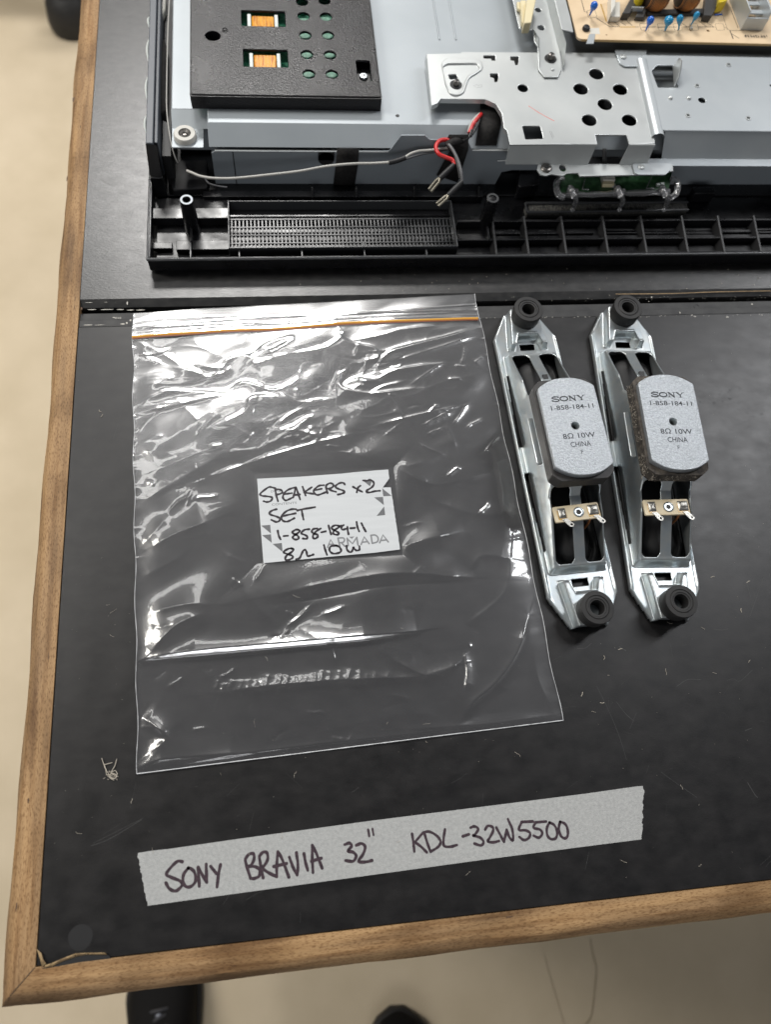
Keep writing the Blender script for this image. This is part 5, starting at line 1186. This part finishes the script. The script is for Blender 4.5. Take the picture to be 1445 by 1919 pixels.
for pl, w in (([(115, 266), (145, 266)], .5), ([(180, 268), (310, 265)], .5), ([(330, 268), (420, 267)], .5), ([(430, 267), (520, 266)], .4), ([(580, 266), (640, 266)], .5), ([(735, 266), (890, 266)], .5), ([(950, 80), (1020, 290)], .25), ([(1055, 100), (1125, 275)], .5), ([(1090, 0), (1180, 210)], .35), ([(990, 265), (1045, 300), (1180, 300)], .3), ([(1045, 300), (1075, 380)], .7), ([(1065, 335), (1135, 378)], .4), ([(805, 215), (880, 262)], .4), ([(735, 205), (815, 262)], .4), ([(20, 200), (80, 250)], .4), ([(550, 215), (620, 262)], .4)):
    stroke(b, UP(kp4(pl), ZP + .01), w, ZP + .01, smooth=False)
for cx4, cy4 in ((200, 265), (375, 265), (530, 265), (690, 265), (945, 265)):
    q = roundpoly([(cx4 - 48, cy4 - 32), (cx4 + 32, cy4 - 34), (cx4 + 48, cy4 + 32), (cx4 - 30, cy4 + 34)], 14, 3); stroke(b, UP(kp4(q + [q[0]]), ZP + .01), .25, ZP + .01, smooth=False)
q = roundpoly([(1000, 110), (1085, 100), (1110, 180), (1020, 190)], 20, 3); stroke(b, UP(kp3(q + [q[0]]), ZP + .01), .3, ZP + .01, smooth=False)
for px in range(0, 9): stroke(b, UP(kp4([(1195 + px * 26, 345 + (px % 2) * 8), (1203 + px * 26, 365)]), ZP + .01), .5, ZP + .01, smooth=False)
put_text(b, 'EP GM LP', U(*kp4([(1290, 357)])[0], ZP), math.pi, 3.3, ZP + .015, sx_=1.25)
b.build('board_print', m_ink, pwr, smooth=0)
b = MB(); stroke(b, UP(kp3([(1150, 45), (1205, 220)]), ZP + .02), .9, ZP + .02, smooth=False); stroke(b, UP(kp4([(-40, 266), (108, 266)]), ZP + .02), .7, ZP + .02, smooth=False); b.build('jumper_lines', m_jump, pwr, smooth=0)
pan_screw(1098.5, 55, ZP + .1, 2.7, m_wirek, pwr, 2.4)
b = MB(); b.prism(UP(kp3([(1035, 295), (1130, 290), (1140, 355), (1040, 350)]), ZP + .03), ZP, ZP + .05); b.build('screw_pad', m_conn, pwr)
b = MB(); q = UP([(1105, 64), (1116, 64), (1113, 82), (1099, 82)], ZP + .3); b.prism(q, ZP, ZP + .5); b.build('earth_tab', m_brk2, pwr)
def disc_cap(top, foot, w, m):
    zt_, zb_ = ZP + 11, ZP + .5
    T, F = np.array(U3(*top, zt_)), np.array(U3(*foot, zb_)); b = MB()
    prof = [(0, .5), (.18, .7), (.36, 1.0), (.52, 1.9), (.68, 2.6), (.84, 2.5), (.95, 1.5), (1.0, .3)]
    b.tube([F + (T - F) * t_ for t_, r in prof], 1, 14, [r * w / 2.6 for t_, r in prof])
    b.cur = 1; b.tube([F + np.array([-.6, 0, -.5]), F + np.array([.2, 0, 1.5])], .3, 6)
    return b.build('capacitor', [m, m_tin], pwr, smooth=60)
disc_cap((1117, 4), (1106, 28), 2.6, m_blue); disc_cap((1223, 31), (1211, 57), 2.5, m_blue); disc_cap((1257, 31), (1247, 57), 3.2, m_blue2); disc_cap((1276, 28), (1272.5, 56), 2.4, m_blue2); disc_cap((1310, 22), (1296, 47), 2.1, m_blue2)
b = MB(); b.ball((*U(1296, 53, ZP + 1), ZP + 1), 1.3, 8); b.build('solder_joint', m_tin, pwr)
def coil(cpx, w, zc_):
    x, y = U(*cpx, zc_); b = MB()
    b.lathe((x - w / 2, y, zc_), [(.5, 0), (8.6, .1), (10.4, w * .15), (11.2, w * .5), (10.4, w * .85), (8.6, w - .1), (.5, w)], 40, 'X')
    o = b.build('choke_coil', m_coilgap, pwr, smooth=60)
    b = MB(); nn_ = 15
    for i in range(nn_):
        f = -1 + 2 * (i + .5) / nn_; xx = x + f * w / 2 * .93; r = 11.5 - 2.2 * f * f
        b.lathe((xx, y, zc_), [(r - .5, -.36), (r, -.2), (r, .2), (r - .5, .36)], 40, 'X', caps=False)
    b.build('winding', m_coil, o, smooth=60)
coil((1232, -14), 15, ZP + 11); coil((1291, -14), 14, ZP + 11)
b = MB(); b.prism(UP(kp4([(225, 110), (800, 95), (800, 145), (225, 150)]), ZP + 1), ZP, ZP + 2); b.build('coil_base', m_charc, pwr)
for pl, h in (([(95, -60), (195, -60), (45, 165), (-30, 165)], 5), ([(800, -60), (985, -60), (850, 188), (770, 182)], 5), ([(155, 75), (232, 72), (190, 192), (105, 185)], 3)):
    b = MB(); b.prism(UP(kp4(pl), ZP + h * .5), ZP, ZP + h); b.build('ferrite_bar', m_charc, pwr, bevel=.5)
b = MB(); b.box(U(1191, 20, ZP + 8)[0], U(1213, 20, ZP + 8)[0], U(1200, 14, ZP + 6)[1], U(1200, 14, ZP + 6)[1] + .8, ZP + 3, ZP + 6); b.build('metal_clip', m_brk2, pwr)
for pl in ([(100, -80), (215, -80), (190, 20), (140, 40), (105, 20)], [(935, -80), (1050, -80), (1000, 45), (940, 65), (915, 60)]):
    b = MB(); b.prism(roundpoly(UP(kp4(pl), ZP + 6), 2), ZP + 1, ZP + 9); b.build('transformer_tape', m_yellow, pwr, bevel=.8)
b = MB(); b.prism(UP(kp3([(1235, 40), (1345, 30), (1345, 190), (1250, 185)]), ZP + 3), ZP, ZP + 4); b.prism(UP(kp3([(1240, -50), (1290, -50), (1285, 100), (1240, 180)]), ZP + 5), ZP, ZP + 8); b.build('connector', m_conn, pwr, bevel=.4)
b = MB()
hx0, hx1 = U(*kp4([(1210, 300)])[0], ZP)[0], U(*kp4([(1335, 300)])[0], ZP)[0]; hy = U(*kp4([(1265, 300)])[0], ZP)[1]
b.box(hx0 - 5, hx0 - 4, hy + .6, 730, ZP, ZP + 14); b.box(hx1 + 1, hx1 + 2.2, hy + .6, 730, ZP, ZP + 14); b.box(hx0 - 5, hx1 + 2.2, hy, hy + 1, ZP, ZP + 9)
for i in range(5): b.box(hx0 - 4, hx1 + 1, hy + 8 + i * 9, hy + 12 + i * 9, ZP + 6, ZP + 7)
b.build('heat_sink', m_brk2, pwr, bevel=.2)
b = MB(); b.tube(smoothpts([U3(1340, 28, ZP + .6), U3(1347, 27, ZP + .6), U3(1354, 27, ZP + .6)], 3), .4, 6); b.build('jumper_wire', m_blue, pwr)
# --- indicator board with clear light guides
zg = 26.0
g_ = UP([(1053, 318), (1262, 312), (1254, 354), (1050, 361)], zg)
b = MB(); b.prism(g_, zg - 1.4, zg); led = b.build('indicator_board', m_green2, TV)
b = MB()
bar = [U3(x, 366 - (x - 1050) * .028 + random.uniform(-1, 1), zg - 1) for x in range(1050, 1262, 12)]
b.tube(bar, 2.0, 8, [2.0 + random.uniform(-.4, .4) for _ in bar])
for ex_, sg in ((1052, -1), (1262, 1)):
    b.tube(smoothpts([U3(ex_ - sg * 3, 334, zg + 1), U3(ex_ + sg * 7, 340, zg + 2), U3(ex_ + sg * 9, 352, zg + 2), U3(ex_ + sg * 5, 364, zg), U3(ex_ - sg * 6, 371, zg - 1)], 4), 2.2, 8)
for px in (1074, 1162, 1246):
    q = [U3(px + dx_, py, z_) for dx_, py, z_ in ((-5, 353, zg + 2), (-1, 362, zg + 2.5), (4, 370, zg + 1), (6, 378, zg - 4), (2, 386, zg - 9), (-2, 396, zg - 13))]
    b.tube(smoothpts(q, 3), 2.0, 8, [2.6, 2.6, 2.8, 2.2, 2.0, 2.3, 1.7, 1.6, 1.9, 1.6, 2.0, 1.9, 1.5, 1.3, 1.6, 1.3])
    x, y = U(px, 357, zg + 2); b.box(x - 4.0, x + 4.0, y - 2.0, y + 1.2, zg - .5, zg + 2.6)
b.build('light_guide', m_clear, led, bevel=.4)
b = MB(); x, y = U(1138, 341, zg); b.box(x - 4.4, x + 4.4, y - 2.0, y + 3.6, zg, zg + 4); b.build('connector', m_conn, led, bevel=.3)
b = MB(); b.box(x - 4.8, x + 3.6, y - 5.2, y - 2.1, zg, zg + 3); b.build('connector_latch', m_clip, led, bevel=.5)
for px, py in ((1068, 352), (1150, 350), (1233, 348), (1241, 347)):
    b = MB(); x, y = U(px, py, zg); b.box(x - 1.2, x + 1.2, y - 1, y + 1, zg, zg + 1.6); b.build('led', m_bobbin, led, bevel=.2)
for pl in ([(1098, 332), (1092, 355), (1103, 355)], [(1222, 331), (1212, 353), (1226, 353)]):
    b = MB(); b.tube([U3(*p, zg + 2.6) for p in pl], .5, 6); b.build('clear_clip', m_clear, led)
# --- wiring and tapes
def wire(name, pts, r, m, parent=TV): b = MB(); b.tube(smoothpts([U3(*p) for p in pts], 8), r, 10); return b.build(name, m, parent, smooth=80)
wire('lead_wire', [(318, -20, 36), (314, 60, 36), (312, 150, 36), (312, 205, 36), (317, 250, 34), (323, 280, 31), (329, 298, 27), (333, 305, 24)], .42, m_wirew)
wire('lead_wire', [(350, 320, 26), (360, 324, 27.5), (375, 330, 29), (400, 334, 30), (440, 334, 31), (500, 328, 32), (560, 321, 33), (610, 312, 34), (660, 307, 34.6), (700, 306, 35), (732, 304, 36)], .85, m_wirew)
wire('lead_wire', [(384, 336, 27), (392, 344, 26), (410, 349, 24), (425, 351, 22)], .5, m_wireg)
wire('wire_sleeve', [(729, 305, 36), (745, 301, 36.4), (760, 295.5, 37)], 1.6, m_wirek)
wire('lead_wire', [(758, 296, 37), (770, 288, 38), (786, 283, 38.6), (806, 281.5, 39), (826, 279, 40), (842, 277, 40)], .85, m_wirew)
wire('lead_wire', [(760, 298, 36.6), (790, 289, 37), (820, 284, 38), (842, 279, 39)], .7, m_wireg)
wire('lead_wire', [(846, 267, 43), (838, 262, 44), (824, 264, 44.5), (817, 275, 44.5), (822, 288, 44), (836, 295, 43), (848, 300, 42), (852, 309, 41)], 1.35, m_wirer)
wire('lead_wire', [(838, 268, 44), (848, 280, 44), (858, 300, 43), (864, 322, 41), (866, 340, 38)], 1.1, m_wireg)
wire('lead_wire', [(880, 250, 44), (884, 238, 45), (890, 228, 46), (897, 219, 46), (902, 214, 44)], 1.4, m_wirer)
wire('lead_wire', [(878, 248, 44), (882, 234, 45.5), (888, 224, 46.5), (895, 217, 46.5), (900, 213, 44)], .9, m_wirew)
wire('lead_wire', [(882, 256, 43.5), (890, 244, 44.5), (896, 232, 45.5), (900, 220, 45)], .9, m_wirek)
wire('tape_wrap', [(838, 273, 42.5), (846, 268, 43.5), (856, 264, 43.5), (866, 262, 42)], 2.6, m_tape)
wire('lead_wire', [(862, 262, 43), (872, 262, 44), (880, 255, 44.5), (884, 244, 45)], 1.0, m_wirek)
wire('lead_wire', [(844, 272, 43), (852, 290, 43.5), (858, 312, 42), (862, 334, 39)], .8, m_wirek)
def spade(p0, p1, p2, z0, z1):
    s0, s1, s2 = (np.array(U3(*p, z)) for p, z in ((p0, z0), (p1, (z0 + z1) / 2), (p2, z1)))
    b = MB(); b.tube([s0, s0 + (s1 - s0) * .5, s1], 1.9, 10, [1.7, 2.0, 1.9]); o = b.build('spade_connector', m_wirek, TV, smooth=60)
    d = (s2 - s1) / np.linalg.norm(s2 - s1); a_ = np.cross(d, [0, 0, 1]); a_ /= np.linalg.norm(a_); u_ = np.cross(a_, d)
    b = MB(); L_ = np.linalg.norm(s2 - s1)
    for sg in (-1, 1): b.tube([s1 + a_ * sg * .3, s1 + d * 2 + a_ * sg * 1.25, s1 + d * L_ + a_ * sg * 1.25], .9, 8, [1.2, .9, .85])
    c = s1 + d * L_ * .6; q = [s1 + d * 2 + a_ * 1.9 - u_ * .5, s1 + d * 2 - a_ * 1.9 - u_ * .5, s2 - a_ * 1.9 - u_ * .5, s2 + a_ * 1.9 - u_ * .5]; b.sheet([tuple(v) for v in q])
    b.build('terminal', m_spade, o, smooth=60)
spade((851, 309), (824, 335), (806, 357), 41, 33); spade((866, 341), (840, 367), (820, 384), 38, 30)
def tape_piece(left, right, zs_):
    b = MB(); n = len(zs_); vs = [U3(*p, z) for p, z in zip(left, zs_)] + [U3(*p, z) for p, z in zip(right, zs_)]
    b.add(vs, [(i, n + i, n + i + 1, i + 1) for i in range(n - 1)]); return b.build('tape_strip', m_tape, TV, solid=.25, smooth=60)
def sz(py): return shield_pt(640, py)[1]
def on_shield(px, py, off=1.0):
    d = CR @ np.array([(px - PW / 2) / CF, -(py - PH / 2) / CF, -1.0]); t_ = (ysf - off - CC[1]) / d[1]; return tuple(CC + t_ * d)
b = MB(); L_ = [on_shield(631, 278, 1.0), on_shield(631, 290, 1.6), on_shield(629, 309, 2.4), on_shield(624, 349, 1.2)]; R_ = [on_shield(673, 277, 1.0), on_shield(672, 290, 1.6), on_shield(671, 306, 2.6), on_shield(664, 352, 1.2)]
b.add(L_ + R_, [(i, 4 + i, 5 + i, 1 + i) for i in range(3)]); b.build('tape_strip', m_tape, TV, solid=.25, smooth=60)
b = MB(); b.prism(roundpoly(UP([(312, 300), (388, 300), (388, 352), (322, 356)], 9), 2), 2.6, 9.0); b.build('moulded_block', m_wirek, bezel, bevel=.6)
b = MB(); L_ = [on_shield(842, 252, .9), on_shield(836, 262, 1.2), on_shield(842, 285, 2.0), on_shield(818, 328, 1.0)]; R_ = [on_shield(878, 252, .9), on_shield(878, 280, 1.4), on_shield(868, 310, 1.6), on_shield(858, 342, 1.0)]
b.add(L_ + R_, [(i, 4 + i, 5 + i, 1 + i) for i in range(3)]); b.build('tape_strip', m_tape, TV, solid=.25, smooth=60)
tape_piece([(900, 190), (901, 215), (898, 233), (891, 273)], [(940, 188), (942, 215), (939, 233), (931, 273)], [ZH + 2.5, ZH + 1.4, ZH + 1.1, ZL + 2.2])
tape_piece([(296, 78), (293, 105), (296, 160), (294, 215), (300, 224)], [(305, 70), (313, 90), (313, 150), (313, 200), (314, 230)], [30, 33, 33, 32, 28])
b = MB(); b.prism(UP([(291, -10), (310, -10), (309, 15), (303, 28), (294, 24)], 34), 28, 34); b.build('white_plug', m_conn, TV, bevel=1.0)
b = MB(); b.prism(UP([(291, 36), (297, 36), (297, 65), (293, 65)], 30), 20, 30); b.build('amber_flex', m_kapton, TV, bevel=.4)
b = MB(); b.prism(roundpoly(UP([(975, 312), (1010, 308), (1012, 345), (972, 350)], 15), 2), 3, 15); b.build('moulded_block', m_black, bezel, bevel=.6); b = MB(); b.box(*[v for v in (U(1300, 352, 12)[0], U(1340, 352, 12)[0])], U(1320, 362, 12)[1], U(1320, 350, 12)[1], 3, 12); b.build('moulded_block', m_black, bezel, bevel=.6)

# ---------------------------------------------------------------- shoes on the floor
def make_shoe(name, label, toe, mirror, yaw):
    root = thing(name, label, 'shoe', (toe[0], toe[1], FZ), None)
    L_, n, k = 290, 30, 24; vs = []; fs = []
    for i in range(n + 1):
        f = i / n; y = -L_ * f
        w = np.interp(f, [0, .03, .1, .25, .4, .6, .8, .95, 1], [6, 24, 40, 49, 46, 38, 36, 33, 8]); h = np.interp(f, [0, .03, .1, .25, .4, .55, .7, .9, 1], [26, 40, 50, 58, 78, 100, 108, 108, 70])
        off = mirror * np.interp(f, [0, .25, .6, 1], [6, 0, -3, 0])
        for j in range(k):
            a_ = 2 * math.pi * j / k; c_, s_ = math.cos(a_), math.sin(a_)
            vs.append((off + w * math.copysign(abs(c_) ** .75, c_), y, 22 + (h - 22) * max(0, s_) ** .8 if s_ > 0 else 22 + 8 * s_))
    for i in range(n):
        for j in range(k): l = (j + 1) % k; fs.append((i * k + j, i * k + l, (i + 1) * k + l, (i + 1) * k + j))
    fs += [tuple(range(k)), tuple(range(n * k, (n + 1) * k))]
    b = MB(); b.add(vs, fs); up = b.build('upper', m_shoe, None, smooth=70)
    b = MB(); pts = []
    for i in range(n + 1):
        f = i / n; w = 4 + np.interp(f, [0, .03, .1, .25, .4, .6, .8, .95, 1], [6, 26, 41, 50, 46, 38, 36, 33, 12]); off = mirror * np.interp(f, [0, .25, .6, 1], [6, 0, -3, 0]); pts.append((off, w, -L_ * f + (4 if i == 0 else (-4 if i == n else 0))))
    b.prism([(o + w, y) for o, w, y in pts] + [(o - w, y) for o, w, y in pts[::-1]], 0, 24); so_ = b.build('sole', m_sole, None, bevel=4)
    b = MB()
    for i in range(5):
        y = -88 - i * 19; h = np.interp(-y / L_, [.25, .4, .55, .7], [58, 78, 100, 108]) + 1.5
        b.tube(smoothpts([(-22, y, h - 13), (0, y + 3, h), (22, y + 2, h - 13)], 4), 2.2, 6); b.tube(smoothpts([(-22, y - 14, h - 10), (0, y - 6, h + 2), (22, y, h - 13)], 4), 2.0, 6)
    la_ = b.build('lace', m_lace, None)
    b = MB(); b.ball((0, -92, 66), 4, 8, (1.2, 1, .5)); ey = b.build('lace_knot', m_eyelet, None)
    for o in (up, so_, la_, ey): o.parent = root
    root.rotation_euler = (0, 0, yaw)
    return root
make_shoe('shoe', 'laced black shoe under the front edge of the bench, mostly hidden', (-98, -105), 1, .06)
make_shoe('shoe', 'rounded black shoe toe just showing on the floor at the picture bottom', (247, -238), -1, -.08)

# ---------------------------------------------------------------- trolley behind the bench
tx, ty = U(124, 48, FZ + 30)
tr_ = thing('trolley', 'blurred dark rubber foot and pale leg of a trolley behind the bench', 'trolley', (tx, ty, FZ))
b = MB(); b.lathe((tx + 8, ty + 40, FZ), [(52, 0), (56, 20), (50, 60), (34, 80), (30, 82)], 28); b.build('foot', m_rubber, tr_, smooth=50)
b = MB(); b.box(tx - 4, tx + 60, ty + 40, ty + 90, FZ + 78, FZ + 420); b.build('leg', m_trolley, tr_, bevel=4)
b = MB(); b.box(tx - 640, tx + 100, ty + 130, ty + 700, FZ + 110, FZ + 420); b.build('shade_box', m_trolley, tr_, bevel=6)  # unseen box added to shade the floor near the foot
